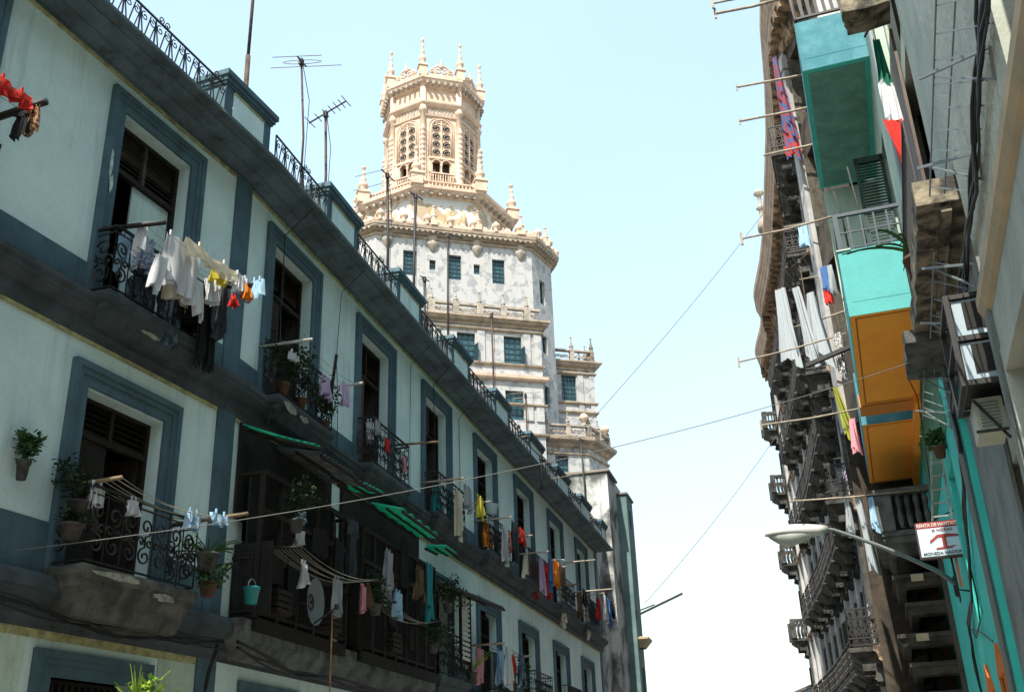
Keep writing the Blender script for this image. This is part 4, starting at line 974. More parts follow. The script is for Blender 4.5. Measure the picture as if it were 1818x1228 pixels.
# ---- ladder-like pale rack above the sign
LD = Thing('wall_ladder', 'pale narrow ladder frame leaning against the turquoise wall above the rent sign', 'ladder', R3, 22.2, .1, 6.5)
for o_ in (.42, -.0+.06):
    LD.part('rail', MB().beam((22.0, o_, 6.5), (21.2, .12+(o_-.2)*.4, 7.9), .04, .03), mat('pale_worn_wood', (.34, .38, .36), (.2, .2, .18), 6))
for k in range(6):
    f_ = (k+.3)/6; w_ = (1-f_)*1+f_*.4
    LD.part('rung', MB().beam((22.0-.8*f_, .42*(1-f_)+.21*f_, 6.5+1.4*f_), (22.0-.8*f_, .06*(1-f_)+.06, 6.5+1.4*f_), .03, .03), mat('pale_worn_wood', (.34, .38, .36)))

# ---- street lamp
SL = Thing('street_lamp', 'cobra head street lamp on a long curved arm reaching from the turquoise wall', 'street lamp', R3, 24.6, .05, 5.75)
SL.part('arm', MB().tube([(24.9, .0, 5.7), (24.5, .35, 5.95), (24.1, .95, 6.25), (23.8, 1.5, 6.5), (23.6, 2.0, 6.72), (23.45, 2.35, 6.86), (23.35, 2.6, 6.9)], .055, 10, r2=.03), GREYMETAL)
SL.part('clamp', MB().lathe((24.9, .0, 5.45), [(.07, 0), (.1, .05), (.1, .4), (.07, .45)], 10).box(24.75, 25.05, -.1, .02, 5.35, 6.0), IRON)
def lamp_shell(prof, zs, mt, nm, T, base=(23.3, 2.5, 6.86)):
    """prof: list (t along street-ward axis, halfwidth, up, down)"""
    vs = []; fs = []; n = 12
    for t, hw, up, dn in prof:
        for j in range(n):
            a = 2*pi*j/n; cz = sin(a); vs.append((base[0]+hw*cos(a), base[1]+t, base[2]+(up if cz > 0 else dn)*cz))
    k = len(prof)
    for i in range(k-1):
        for j in range(n): fs.append((i*n+j, i*n+(j+1) % n, (i+1)*n+(j+1) % n, (i+1)*n+j))
    fs += [tuple(range(n)), tuple((k-1)*n+j for j in range(n))]
    mb = MB(); mb.add(vs, fs, True); T.part(nm, mb, mt)
lamp_shell([(0, .04, .04, .04), (-.05, .07, .07, .07), (.15, .13, .12, .12), (.45, .19, .17, .12), (.75, .22, .19, .08), (1.0, .20, .17, .05), (1.2, .14, .11, .04), (1.3, .03, .04, .02)], 0, LAMPW, 'housing', SL)
lamp_shell([(.25, .08, .0, .1), (.45, .17, .0, .22), (.75, .19, .0, .29), (1.0, .17, .0, .24), (1.18, .1, .0, .1), (1.25, .03, .0, .02)], 0, LAMPG, 'glass_bowl', SL)

# ---- flag hanging from the upper railing
def cloth_sheet(mb, c, top, h, w, n=10, mseg=12, amp=.04, dirv=(1, 0), taper=1.0, seed=0, lean=0.0, off=0.0):
    """hanging cloth: c=(s,o) centre, top z, width w along dirv, ripples perpendicular"""
    rnd = random.Random(seed); d = Vector(dirv).normalized(); nn = Vector((-d.y, d.x)); ph = rnd.uniform(0, 6); fq = rnd.uniform(1.6, 3.2)
    vs = []
    for j in range(mseg+1):
        v = j/mseg; wj = w*(1+(taper-1)*v)
        for i in range(n+1):
            u = i/n; x = (u-.5)*wj+lean*v+.05*w*sin(4*v+ph+3*u)*v; y = amp*(.35+v)*sin(2*pi*fq*u+ph+v*1.3)+amp*.45*sin(4.6*pi*fq*u+2*ph-v*3)+off
            vs.append((c[0]+d.x*x+nn.x*y, c[1]+d.y*x+nn.y*y, top-h*v*(1+.09*sin(2*pi*u*.8+ph))-.05*w*sin(pi*u)*(1-v)))
    fs = [(j*(n+1)+i, j*(n+1)+i+1, (j+1)*(n+1)+i+1, (j+1)*(n+1)+i) for j in range(mseg) for i in range(n)]
    mb.add(vs, fs, True); return vs
FL = Thing('flag', 'green white and red flag hanging limp beside the green balcony underside', 'flag', R3, 16.2, .35, 14.0)
for (nm, z, h, mt, w0, w1) in (('green_band', 13.8, .95, C['flag_green'], .12, .26), ('white_band', 12.85, .75, C['white'], .26, .34), ('red_band', 12.1, .95, C['red'], .34, .08)):
    b_ = MB(); cloth_sheet(b_, (16.2, .12), z, h, w0, 10, 8, .05, (.25, -1), w1/w0, seed=5); FL.part(nm, b_, mt)
FL.part('flag_staff', MB().tube([(16.2, -.1, 14.5), (16.2, .3, 13.9)], .02, 6), WOOD)

# ---- plants
def spiky(T, c, n, L, mt, seed=0, droop=.5, w=.03, nm='blade'):
    rnd = random.Random(seed); mb = MB()
    for i in range(n):
        a = rnd.uniform(0, 2*pi); el = rnd.uniform(.5, 1.4); l = L*rnd.uniform(.6, 1.1); pts = []
        for j in range(7):
            t = j/6; r = l*t*cos(el)*(1+.3*t); z = l*t*sin(el)-droop*l*t*t; pts.append((c[0]+r*cos(a), c[1]+r*sin(a), c[2]+z))
        tx, ty = -sin(a), cos(a)
        vs = []
        for j, p in enumerate(pts):
            ww = w*(1-.85*(j/6)**1.5); vs += [(p[0]-tx*ww, p[1]-ty*ww, p[2]+.01), (p[0], p[1], p[2]-.008), (p[0]+tx*ww, p[1]+ty*ww, p[2]+.01)]
        mb.add(vs, [(j*3+k, j*3+k+1, j*3+k+4, j*3+k+3) for j in range(6) for k in range(2)], True)
    T.part(nm, mb, mt)
def bushy(T, c, r, n, mt, seed=0, ls=.07, nm='foliage', flat=1.0):
    rnd = random.Random(seed); mb = MB(); hubs = [(rnd.gauss(0, .45)*r, rnd.gauss(0, .45)*r, rnd.uniform(-.2, 1)*r*flat) for _ in range(7)]
    for h in hubs: mb.tube([c, (c[0]+h[0]*.5, c[1]+h[1]*.5, c[2]+h[2]*.6), (c[0]+h[0], c[1]+h[1], c[2]+h[2])], .008, 4, False)
    for i in range(n):
        h = rnd.choice(hubs); p = Vector((c[0]+h[0]+rnd.gauss(0, .22)*r, c[1]+h[1]+rnd.gauss(0, .22)*r, c[2]+h[2]+rnd.gauss(0, .25)*r))
        d = Vector((rnd.gauss(0, 1), rnd.gauss(0, 1), rnd.gauss(.2, .8))).normalized(); s_ = d.cross(Vector((0, 0, 1))).normalized()*ls*.4; l = d*ls*rnd.uniform(.7, 1.5)
        mb.add([p, p+l*.5+s_, p+l, p+l*.5-s_], [(0, 1, 2, 3)])
    T.part(nm, mb, mt)
def potshape(T, c, r, h, mt, nm='pot'): T.part(nm, MB().lathe((c[0], c[1], c[2]), [(r*.7, 0), (r*.95, h*.85), (r*1.1, h*.86), (r*1.1, h), (r*.9, h)], 12), mt)
PL = Thing('spiky_plant', 'spiky long leaved plant spilling over the crumbling balcony by the flag', 'plant', R3, 15.2, .25, 9.0)
potshape(PL, (15.2, .3, 8.55), .2, .4, TERRA); spiky(PL, (15.2, .32, 9.0), 40, .95, mat('dark_blade_green', (.02, .07, .035), (.06, .14, .03), 4), 3, .45, .04)
PL = Thing('hanging_plant', 'small fern in a terracotta pot hanging on the green strip above the ladder', 'plant', R3, 20.4, .15, 7.5)
potshape(PL, (20.4, .15, 7.3), .12, .22, TERRA); bushy(PL, (20.4, .17, 7.6), .3, 260, LEAF, 4, .09)

# ================================================================ RIGHT: brown house under the second orange balcony
BH = Thing('brown_house', 'dark brown stone house front with a baluster balcony below the orange balconies', 'building', WF, R3.w(28.2, 0, 0).x, R3.w(28.2, 0, 0).y, 0)
def bp(name, mb, mt, parent=None): return BH.part(name, mb, mt, parent, fr=R3)
bp('wall', MB().box(28.22, 32.4, -3, -.35, -.1, 9.7), BROWNST)
for k, (a, c) in enumerate(((28.25, 28.75), (29.6, 30.0), (31.0, 31.4))): bp('pilaster', MB().box(a, c, -.36, .1-.08*k, -.1, 7.2), BROWNPALE if k else BROWNST)
bp('door_panel', MB().box(28.8, 29.6, -.35, -.3, 0, 6.5), WOOD); bp('door_panel', MB().box(30.0, 31.0, -.35, -.3, 0, 6.5), WOOD)
bl = bp('balcony', MB().sweep([(28.5, -.3), (28.5, 1.45), (32.0, 1.45), (32.0, -.3)], [(-.4, 7.2), (-.3, 7.25), (-.2, 7.45), (-.05, 7.5), (-.05, 7.66), (0, 7.68), (0, 7.8), (-.3, 7.82)], side=-1).quad((28.8, -.3, 7.25), (31.7, -.3, 7.25), (31.7, 1.1, 7.25), (28.8, 1.1, 7.25)).quad((28.5, -.3, 7.81), (32, -.3, 7.81), (32, 1.45, 7.81), (28.5, 1.45, 7.81)), mat('grimy_balcony_stone', (.12, .12, .11), (.04, .04, .035), 2, bump=.6))
mb = MB()
mb.box(28.45, 28.65, .95, 1.5, 7.8, 8.75); mb.box(28.42, 28.68, -.2, 1.52, 8.75, 8.9); mb.box(28.65, 32, 1.3, 1.52, 8.75, 8.9)
for k in range(5): mb.lathe((28.55, .78-k*.22, 7.85), [(.05, 0), (.06, .08), (.09, .3), (.05, .5), (.08, .72), (.05, .9)], 8)
for k in range(13): mb.lathe((28.9+k*.25, 1.4, 7.85), [(.05, 0), (.06, .08), (.09, .3), (.05, .5), (.08, .72), (.05, .9)], 8)
bp('balustrade', mb, mat('grimy_balcony_stone', (.12, .12, .11)), bl)
for k, (z, o1) in enumerate(((6.75, 1.25), (6.05, 1.3), (5.3, 1.38), (4.6, 1.45), (3.9, 1.45), (3.2, 1.5))):
    bp('projecting_ledge', MB().sweep([(28.9+k*.1, -.3), (28.9+k*.1, o1-.25*(k % 2)), (32.2, o1-.25*(k % 2))], [(-.3, z-.35), (-.12, z-.3), (-.05, z-.12), (0, z-.1), (0, z), (-.2, z+.02), (-1.2, z+.02)], side=-1), mat('worn_ledge_dark', (.07, .062, .048), (.022, .02, .016), 2.4, bump=.8))
    if k % 2 == 0: bp('ledge_patch', MB().box(28.89+k*.1, 28.92+k*.1, o1-.75, o1-.45, z-.2, z-.02), CREAM)

# ================================================================ RIGHT: tall curving block with heavy cornice
TB = Thing('tall_block', 'tall curving grey block with a heavy sooty cornice and stacks of blackened balconies', 'building', WF, 12.0, 36.7, 0)
VV = [(10.15, 26.6), (10.0, 30.4), (12.0, 36.7), (13.6, 45.0), (16.33, 62.4)]
frs = []
for a, c in zip(VV, VV[1:]): frs.append((Fr(a, atan2(c[0]-a[0], c[1]-a[1]), 'L'), hypot(c[0]-a[0], c[1]-a[1])))
FLO = [1.2, 5.5, 9.8, 14.0, 18.2, 22.2]
cols = [[2.3], [1.1, 3.3, 5.5], [1.1, 3.4, 5.7, 7.9], [1.4, 3.7, 6.0, 8.3, 16.5]]
for (fr, L), cs in zip(frs, cols):
    zb, FL_ = (11.6, FLO[3:]) if L < 4.5 else (-.1, FLO[1:])
    hs = [(c-.6, c+.6, z+.15, z+2.9) for c in cs for z in FL_]
    TB.part('wall', MB().wall(0, L, zb, 26.2, hs, .35), BROWNST if L < 4.5 else FARW, fr=fr)  # dark brown puts shade into the nearest stretch of grey render
    for c in cs:
        for z in FL_:
            g = TB.part('window', MB().box(c-.6, c+.6, -.34, -.3, z+.15, z+2.9), WOOD, fr=fr)
            TB.part('shutter_leaf', MB().beam((c-.58, -.3, z+1.5), (c-.62, .12, z+1.5), .04, 2.6).beam((c+.58, -.3, z+1.5), (c+.66, .1, z+1.5), .04, 2.6), LOUV, g, fr=fr)
    TB.part('dark_room_backing', MB().box(0, L, -1.3, -1.2, max(0, zb), 26), DARK, fr=fr)  # interior darkness put in as a near-black sheet
    for c in [q+1.12 for q in cs if q+1.4 < L]+([12.2, 14.3] if L > 15 else []):
        TB.part('pilaster', MB().box(c-.2, c+.2, -.01, .16, max(0, zb), 25.6).box(c-.27, c+.27, 0, .22, 24.9, 25.3), FARW, fr=fr)
        TB.part('drain_pipe', MB().tube([(c+.27, .1, max(0, zb)), (c+.27, .1, 25)], .05, 6), GREYMETAL, fr=fr)
    for z in (FLO[1:] if L > 4.5 else []): TB.part('floor_course', MB().sweep([(0, 0), (L, 0)], [(0, z-.5), (.08, z-.45), (.12, z-.25), (.2, z-.2), (.2, z-.08), (0, z-.05)], side=-1), FARC, fr=fr)
TB.part('wall', MB().quad((16.33, 62.4, 0), (27, 60.5, 0), (27, 60.5, 26.2), (16.33, 62.4, 26.2)).quad((10.15, 26.6, 20.1), (20, 23, 20.1), (20, 23, 26.2), (10.15, 26.6, 26.2)).add([(10, 30.4, 27.2), (12, 36.7, 27.2), (13.6, 45, 27.2), (16.33, 62.4, 27.2), (27, 60.5, 27.2), (20, 23, 27.2), (10.15, 26.6, 27.2)], [(0, 1, 2, 3, 4, 5, 6)]).quad((20, 23, 26.1), (10.15, 26.6, 26.1), (10.15, 26.6, 27.2), (20, 23, 27.2)).quad((27, 60.5, 0), (20, 23, 0), (20, 23, 27.2), (27, 60.5, 27.2)), FARW)
ST = [((10.15, 26.6), (9.2, 26.6)), ((10.05, 28.8), (9.15, 28.8)), ((10.0, 30.4), (9.5, 30.6)), ((11.0, 33.6), (10.35, 33.9)), ((12.0, 36.7), (11.05, 37.0)), ((13.0, 41.8), (11.98, 41.9)), ((13.6, 45.0), (12.58, 45.03)), ((14.2, 48.6), (13.12, 48.55)), ((14.75, 52.0), (13.5, 52.0)), ((14.95, 53.4), (13.68, 53.0)), ((15.1, 54.4), (14.05, 54.3)), ((15.35, 55.6), (14.6, 55.5)), ((15.6, 57.2), (14.87, 57.1)), ((15.9, 59.4), (15.1, 59.5)), ((16.1, 60.9), (15.3, 60.9)), ((16.25, 62.0), (15.75, 62.1)), ((16.33, 62.4), (16.3, 62.95)), ((19, 62.0), (19, 62.6))]
def loft(prof, mt, name):
    mb = MB(); k = len(prof); vs = []
    for (w_, o_) in ST:
        w_, o_ = Vector(w_), Vector(o_)
        for t, z in prof: p = w_.lerp(o_, t); vs.append((p.x, p.y, z))
    mb.add(vs, [(i*k+j, i*k+j+1, (i+1)*k+j+1, (i+1)*k+j) for i in range(len(ST)-1) for j in range(k-1)]); TB.part(name, mb, mt)
loft([(0, 25.5), (.12, 25.55), (.16, 25.75), (.2, 25.9), (.28, 26.0), (.34, 26.0), (.36, 26.2), (.7, 26.3), (.74, 26.3)], FARC, 'cornice')
loft([(.74, 26.3), (.76, 26.55), (.82, 26.62), (.84, 26.75), (.9, 26.85), (.92, 27.0), (1.0, 27.1), (1.02, 27.4), (.96, 27.45), (-.3, 27.5)], FAREDGE, 'cornice_edge')
mb = MB(); rnd = random.Random(11)
for i in range(len(ST)-2):
    (w0, o0_), (w1, o1_) = ST[i], ST[i+1]; w0, o0_, w1, o1_ = map(Vector, (w0, o0_, w1, o1_)); L = (w1-w0).length; n = max(1, round(L/.62))
    for k in range(n):
        f_ = (k+.5)/n; a = w0.lerp(w1, f_); c = o0_.lerp(o1_, f_); t_ = (w1-w0).normalized()*.14
        p0, p1 = a.lerp(c, .3), a.lerp(c, .74)
        if rnd.random() < .12: continue
        mb.poly([tuple(p0-t_), tuple(p0+t_), tuple(p1+t_), tuple(p1-t_)], 25.98, 26.3)
        q0, q1 = a.lerp(c, .1), a.lerp(c, .2); mb.poly([tuple(q0-t_*.6), tuple(q0+t_*.6), tuple(q1+t_*.6), tuple(q1-t_*.6)], 25.5, 25.95)
TB.part('cornice_brackets', mb, mat('cornice_bracket_stone', (.34, .22, .13), (.08, .06, .04), 3, bump=.6))
# balconies: one prototype per kind, copied along the curved front
def Mx(fr, s, z): 
    p = fr.w(s, 0, z); return Matrix.Translation(p) @ Matrix.Rotation(fr.rz, 4, 'Z')
TBM = Matrix.Translation((12.0, 36.7, 0))
def far_balcony(fr, s, z, kind):
    a, c, p = s-.92, s+.92, .85
    prof = [(-.4, z-.52), (-.3, z-.46), (-.2, z-.36), (-.1, z-.3), (-.06, z-.22), (.0, z-.2), (.0, z-.08), (-.1, z-.05)]
    sl = MB().sweep([(a, 0), (a, p), (c, p), (c, 0)], prof, side=-1).quad((a, 0, z-.06), (c, 0, z-.06), (c, p, z-.06), (a, p, z-.06)).quad((a+.4, 0, z-.5), (c-.4, 0, z-.5), (c-.4, p-.4, z-.5), (a+.4, p-.4, z-.5))
    for x in (a+.3, c-.3):
        sl.box(x-.08, x+.08, 0, .22, z-1.0, z-.4); sl.box(x-.07, x+.07, .2, .55, z-.7, z-.35); sl.tube([(x, .1+px, z-.95+pz) for px, pz in spiral(0, 0, .14, 0, 1.0, 1, 7)], .05, 4)
    b_ = TB.part('balcony', sl, FARDARK, fr=fr)
    r = MB(); pth = [(a+.05, 0), (a+.05, p-.05), (c-.05, p-.05), (c-.05, 0)]
    if kind == 'iron':
        for i in range(3):
            q0, q1 = Vector(pth[i]), Vector(pth[i+1]); L = (q1-q0).length; n = round(L/.2)
            for zz in (z, z+.18, z+1.0): r.beam((*q0, zz), (*q1, zz), .045)
            for k in range(n+1): r.beam((*q0.lerp(q1, k/n), z), (*q0.lerp(q1, k/n), z+1), .026)
            for k in range(n): 
                m_ = q0.lerp(q1, (k+.5)/n); t_ = (q1-q0)/L
                for zz in (.35, .62, .86): r.tube([(m_.x+t_.x*.07*cos(q*pi/3), m_.y+t_.y*.07*cos(q*pi/3), z+zz+.09*sin(q*pi/3)) for q in range(6)], .014, 3, closed=True)
        TB.part('railing', r, IRON, b_, fr=fr)
    else:
        for x, y in pth[1:3]: r.box(x-.14, x+.14, y-.14, y+.14, z-.05, z+1.0)
        r.box(a, a+.18, 0, p, z+.82, z+1.0); r.box(c-.18, c, 0, p, z+.82, z+1.0); r.box(a, c, p-.18, p, z+.82, z+1.0)
        for k in range(3):
            for x in (a+.09, c-.09): r.lathe((x, .14+k*.2, z), [(.04, 0), (.09, .3), (.04, .5), (.07, .82)], 6)
        for k in range(6): r.lathe((a+.3+k*.25, p-.09, z), [(.04, 0), (.09, .3), (.04, .5), (.07, .82)], 6)
        TB.part('balustrade', r, FARDARK, b_, fr=fr)
    return b_
pr = {}
for kind in ('iron', 'stone'):
    pr[kind] = (far_balcony(frs[3][0], cols[3][0], FLO[3], kind) if kind == 'iron' else far_balcony(frs[3][0], cols[3][4], FLO[4], kind))
org = {'iron': (frs[3][0], cols[3][0], FLO[3]), 'stone': (frs[3][0], cols[3][4], FLO[4])}
for fi, ((fr, L), cs) in enumerate(zip(frs, cols)):
    for ci, c in enumerate(cs):
        for z in FLO[1:]:
            kind = 'stone' if (fi == 3 and ci == 4) else 'iron'
            if (fr, c, z) == org[kind] or fi == 0: continue
            ob = pr[kind]; n = ob.copy(); COL.objects.link(n); n.parent = TB.e
            n.matrix_local = (TBM.inverted() @ Mx(fr, c, z) @ Mx(*org[kind]).inverted() @ TBM)
            for g in ob.children: d = g.copy(); COL.objects.link(d); d.parent = n
TB.part('end_wall', MB().quad((10.0, 30.4, -.1), (14.5, 32.0, -.1), (14.5, 32.0, 11.6), (10.0, 30.4, 11.6)), BROWNST)
TB.part('end_wall', MB().quad((10.15, 26.6, 11.6), (10.0, 30.4, 11.6), (14.5, 32.0, 11.6), (14.5, 26.6, 11.6)), BROWNST)
# shed on its roof edge
RS = Thing('blue_side_house', 'small faded blue house corner at the very bottom between sky and tall block', 'building', WF, 18.2, 68, 0)
RS.part('wall', MB().box(17.3, 22, 66, 75, -.1, 7.6), mat('faded_blue_wall', (.16, .28, .36), (.3, .38, .4), 1.2, bump=.3)); RS.part('roof', MB().box(17.1, 22.2, 65.8, 75.2, 7.6, 7.75), ROOF); RS.part('window', MB().box(18, 18.8, 65.95, 65.99, 5.2, 6.6), WOOD)

# ---------------------------------------------------------------- poles on the right
def pole(label, s, o0, o1, z0, z1, r=.024, mt=PALEPOLE, stub=True):
    T = Thing('laundry_pole', label, 'pole', R3, s, o0, z0, 'laundry poles reaching over the street from the right')
    T.part('rod', MB().tube([(s, o0, z0), (s+.02, (o0+o1)/2, (z0+z1)/2-.03), (s, o1, z1)], r, 6), mt)
    if stub: T.part('end_stop', MB().beam((s, o1-.02, z1-.14), (s, o1-.02, z1+.14), .05), mt)
pole('long pale pole sticking left from the blue railing corner', 19.5, 1.25, 3.16, 12.28, 12.16)
pole('long pole with end stop passing just under the hanging white sheets', 26.4, 1.35, 4.19, 12.58, 12.25)
pole('long pole with end stop at the height of the second orange underside', 26.4, 1.3, 3.83, 10.5, 10.42)
pole('low pale pole above the street lamp head', 28.4, .2, 3.52, 8.77, 8.86, stub=False)
pole('lower of the two pale poles at the very top', 19.5, 1.3, 3.05, 17.98, 18.02, .035)
pole('upper of the two pale poles at the very top', 19.4, 1.3, 3.07, 18.2, 18.24, .028)
pole('pale pole crossing the cornice above the floral sheet', 30.6, -.1, 3.44, 23.9, 24.03, .045)
pole('pale pole crossing the cornice level with the middle of the floral sheet', 30.6, -.1, 3.51, 22.6, 22.63, .045, stub=True)
pole('short pale pole ending at the foot of the floral sheet', 30.6, 0, 2.88, 21.2, 21.1, .045, stub=False)
pole('thin pole threaded behind the three white sheets', 30.2, .2, 2.9, 15.1, 14.6, .03, stub=False)
T = Thing('timber_beam', 'short dark timber beam slanting from the turquoise balcony edge', 'beam', R3, 28, 1.3, 12.8); T.part('beam', MB().beam((26.0, 1.25, 12.05), (26.0, 2.45, 11.7), .13, .1), IRON)
# sheets and cloths on the right
def hang(name, label, cat, fr, s, o, z, w, h, mt, dirv=(0, 1), seed=0, taper=1.0, lean=0, amp=.09, group=None, two=True, off=0):
    mb = MB(); cloth_sheet(mb, (s, o), z, h, w, 10, 12, amp, dirv, taper, seed, lean)
    if two: cloth_sheet(mb, (s+.03, o+.03), z, h*.9, w*.96, 10, 12, amp, dirv, taper, seed+1, lean)
    return solo(name, label, cat, mb, mt, fr, s, o, z, group)
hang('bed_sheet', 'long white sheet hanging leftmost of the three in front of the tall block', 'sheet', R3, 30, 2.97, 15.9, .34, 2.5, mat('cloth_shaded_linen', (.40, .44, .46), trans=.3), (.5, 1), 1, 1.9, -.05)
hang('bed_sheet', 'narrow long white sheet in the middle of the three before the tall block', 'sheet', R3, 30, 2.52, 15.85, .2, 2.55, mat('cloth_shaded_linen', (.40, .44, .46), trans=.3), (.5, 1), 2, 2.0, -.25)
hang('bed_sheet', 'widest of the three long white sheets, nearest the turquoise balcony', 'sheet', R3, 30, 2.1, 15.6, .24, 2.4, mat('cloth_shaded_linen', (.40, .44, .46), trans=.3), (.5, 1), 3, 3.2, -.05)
hang('floral_sheet', 'blue and red flowered sheet trailing down before the sooty cornice', 'sheet', R3, 31, 2.02, 25.2, .16, 4.2, C['floral'], (.6, 1), 4, 3.0, -.15)
hang('scarf', 'red scarf knotted at the foot of the flowered sheet', 'cloth', R3, 31, 1.95, 21.6, .5, .45, C['red'], (.4, 1), 5)
hang('towel', 'olive yellow towel pointing down beside the orange underside', 'towel', R3, 28, 1.85, 11.75, .1, 1.5, C['olive'], (.5, 1), 6, 2.2, -.25)
hang('towel', 'pink cloth hanging at the outer edge of the orange underside', 'towel', R3, 26.2, 1.56, 10.2, .14, .9, C['pink'], (.5, 1), 7, 1.2)
hang('shirt', 'blue and red shirt high among the balconies left of the turquoise parapet', 'shirt', R3, 28.2, 1.6, 15.5, .22, .8, C['blue'], (.5, 1), 8)
hang('shirt', 'small red top just below the blue one left of the turquoise parapet', 'shirt', R3, 28.2, 1.62, 14.75, .2, .45, C['red'], (.5, 1), 9)
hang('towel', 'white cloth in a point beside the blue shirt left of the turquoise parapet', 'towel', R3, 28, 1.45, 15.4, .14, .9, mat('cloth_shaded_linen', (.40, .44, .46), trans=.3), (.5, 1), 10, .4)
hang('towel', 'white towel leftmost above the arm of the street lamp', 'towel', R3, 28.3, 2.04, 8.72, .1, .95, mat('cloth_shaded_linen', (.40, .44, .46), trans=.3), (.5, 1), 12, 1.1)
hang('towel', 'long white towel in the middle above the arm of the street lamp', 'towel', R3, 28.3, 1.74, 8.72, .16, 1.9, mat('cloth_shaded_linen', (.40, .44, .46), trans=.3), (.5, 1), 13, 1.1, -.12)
hang('towel', 'short bright towel rightmost above the arm of the street lamp', 'towel', R3, 28.3, 1.42, 8.7, .12, .9, C['light_blue'], (.5, 1), 14, 2.0)
hang('dotted_cloth', 'grey dotted cloth with lace edge beside the upper orange underside', 'cloth', R3, 26.2, 1.58, 12.55, .18, 1.2, C['dotted'], (.5, 1), 15, 1.2)
# rooftop yagi at the cornice
def yagi(name, label, fr, s, o, z0, z1, bd, bl, els, pitchup=0, tilt=0, mtm=RUST, mr=.025, group=None, ring_=False, elm=ALU):
    """mast with boom along direction bd (ds,do), elements perpendicular"""
    T = Thing(name, label, 'antenna', fr, s, o, z0, group)
    T.part('mast', MB().tube([(s, o, z0), (s+.03, o, (z0+z1)/2), (s+tilt, o, z1)], mr, 6), mtm)
    d = Vector((bd[0], bd[1], pitchup)).normalized(); pd = Vector((-bd[1], bd[0], 0)).normalized(); c = Vector((s+tilt, o, z1-.04))
    T.part('boom', MB().tube([c-d*bl*.45, c+d*bl*.55], .018, 5), mtm)
    mb = MB()
    for f_, l_ in els: p = c+d*bl*f_; mb.tube([p-pd*l_/2, p+pd*l_/2], .011, 4)
    if ring_:
        p = c+d*bl*.1; mb.tube([p+pd*.4*cos(a*pi/6)*1.0+Vector((0, 0, .05*sin(a*pi/6))) for a in range(12)], .01, 4, closed=True)
    T.part('element', mb, elm); T.part('junction_box', MB().box(c.x-.05, c.x+.05, c.y-.04, c.y+.04, c.z-.1, c.z+.04), IRON)
    T.part('lead_cable', MB().tube([c+Vector((.03, .02, -.05)), (s+.1, o+.05, z1-.8), (s+.04, o+.04, z0+.5)], .008, 4, False), BLACKCABLE)
yagi('roof_antenna', 'small slanted antenna on the balcony edge against the sooty cornice', R3, 30.5, 2.3, 13.5, 17.0, (.2, 1), 1.0, [(-.4, 1.2), (-.15, 1.2), (.1, 1.2), (.5, 1.4)], -.6, 0, RUST, .02, None, False, PALEPOLE)
T = Thing('roof_water_post', 'thin ornamental post standing on the sooty cornice edge', 'post', WF, 12.55, 44.8, 27.4); T.part('post', MB().lathe((12.75, 45.6, 27.4), [(.3, 0), (.3, .5), (.1, .6), (.12, 1.2), (.25, 1.3), (.1, 1.45), (.1, 2.0), (.28, 2.15), (.1, 2.4)], 8), TSTONE)

# ================================================================ LEFT: rooftop antennas
G = 'television aerials on the roof of the long block'
T = Thing('roof_mast', 'tall plain iron mast rising out of the picture from behind the first roof pier', 'mast', F2, -.5, .25, 12.4, G); T.part('mast', MB().tube([(-.6, .25, 12.4), (-.55, .2, 14.4)], .045, 6).tube([(-.55, .2, 14.3), (-.55, .2, 17.5)], .03, 6), RUST)
yagi('roof_antenna', 'tallest aerial with wide thin dipoles and a folded loop', F2, 1.75, .2, 12.4, 15.9, (1, -.25), .9, [(-.45, 1.0), (.55, 1.5)], .5, -.25, RUST, .022, G, True)
yagi('roof_antenna', 'comb shaped aerial with seven short cross bars pointing up right', F2, 2.85, .2, 12.4, 15.45, (-.1, 1), .95, [(-.42, .42), (-.2, .3), (.0, .3), (.16, .3), (.3, .32), (.43, .32), (.55, .4)], .35, -.12, RUST, .028, G, False, RUST)
yagi('roof_antenna', 'thick dark mast with broad bent dipole in front of the belfry', F2, 6.4, .2, 12.4, 16.1, (1, .1), .7, [(-.4, 1.5), (.5, 2.3)], .1, -.1, IRON, .035, G)
yagi('roof_antenna', 'mast with a small square loop ahead of the second tier of the tower', F2, 8.2, .2, 12.4, 16.7, (1, .3), .6, [(-.3, .5), (.3, .8)], .1, .12, IRON, .035, G, True)
yagi('roof_antenna', 'tall thin mast crossing the white shaft between its windows', F2, 10.8, .25, 12.4, 16.9, (.4, 1), .8, [(.45, .3)], -.3, .1, IRON, .03, G)
yagi('roof_antenna', 'short mast with drooping wires ahead of the lower balustrade of the tower', F2, 9.3, .1, 12.4, 14.7, (1, .3), .4, [(0, .3)], 0, 0, IRON, .03, G)
yagi('roof_antenna', 'brown mast with a long pale V dipole in front of the lower tower windows', F2, 15.5, .2, 12.4, 16.4, (1, -.5), .6, [(0, 2.4)], .2, 0, RUST, .03, G, False, PALEPOLE)
yagi('roof_antenna', 'brown mast with two short pale bars ahead of the lowest tower window', F2, 19.7, .2, 12.4, 15.1, (1, -.2), .5, [(-.5, 1.1), (.5, 1.0)], 0, 0, RUST, .03, G, False, PALEPOLE)
yagi('roof_antenna', 'long grid aerial leaning out over the eaves near the end of the block', F2, 18.6, .9, 11.2, 12.4, (1, .15), 4.2, [(-.4, .5), (.45, .8)], -.12, 0, IRON, .035, G, False, PALEPOLE)
yagi('roof_antenna', 'slanting iron pole with a stub standing before the rear wing of the tower', F2, 30.5, .1, 12.4, 16.8, (1, .3), .6, [(0, .4)], 0, -.3, IRON, .05, G)

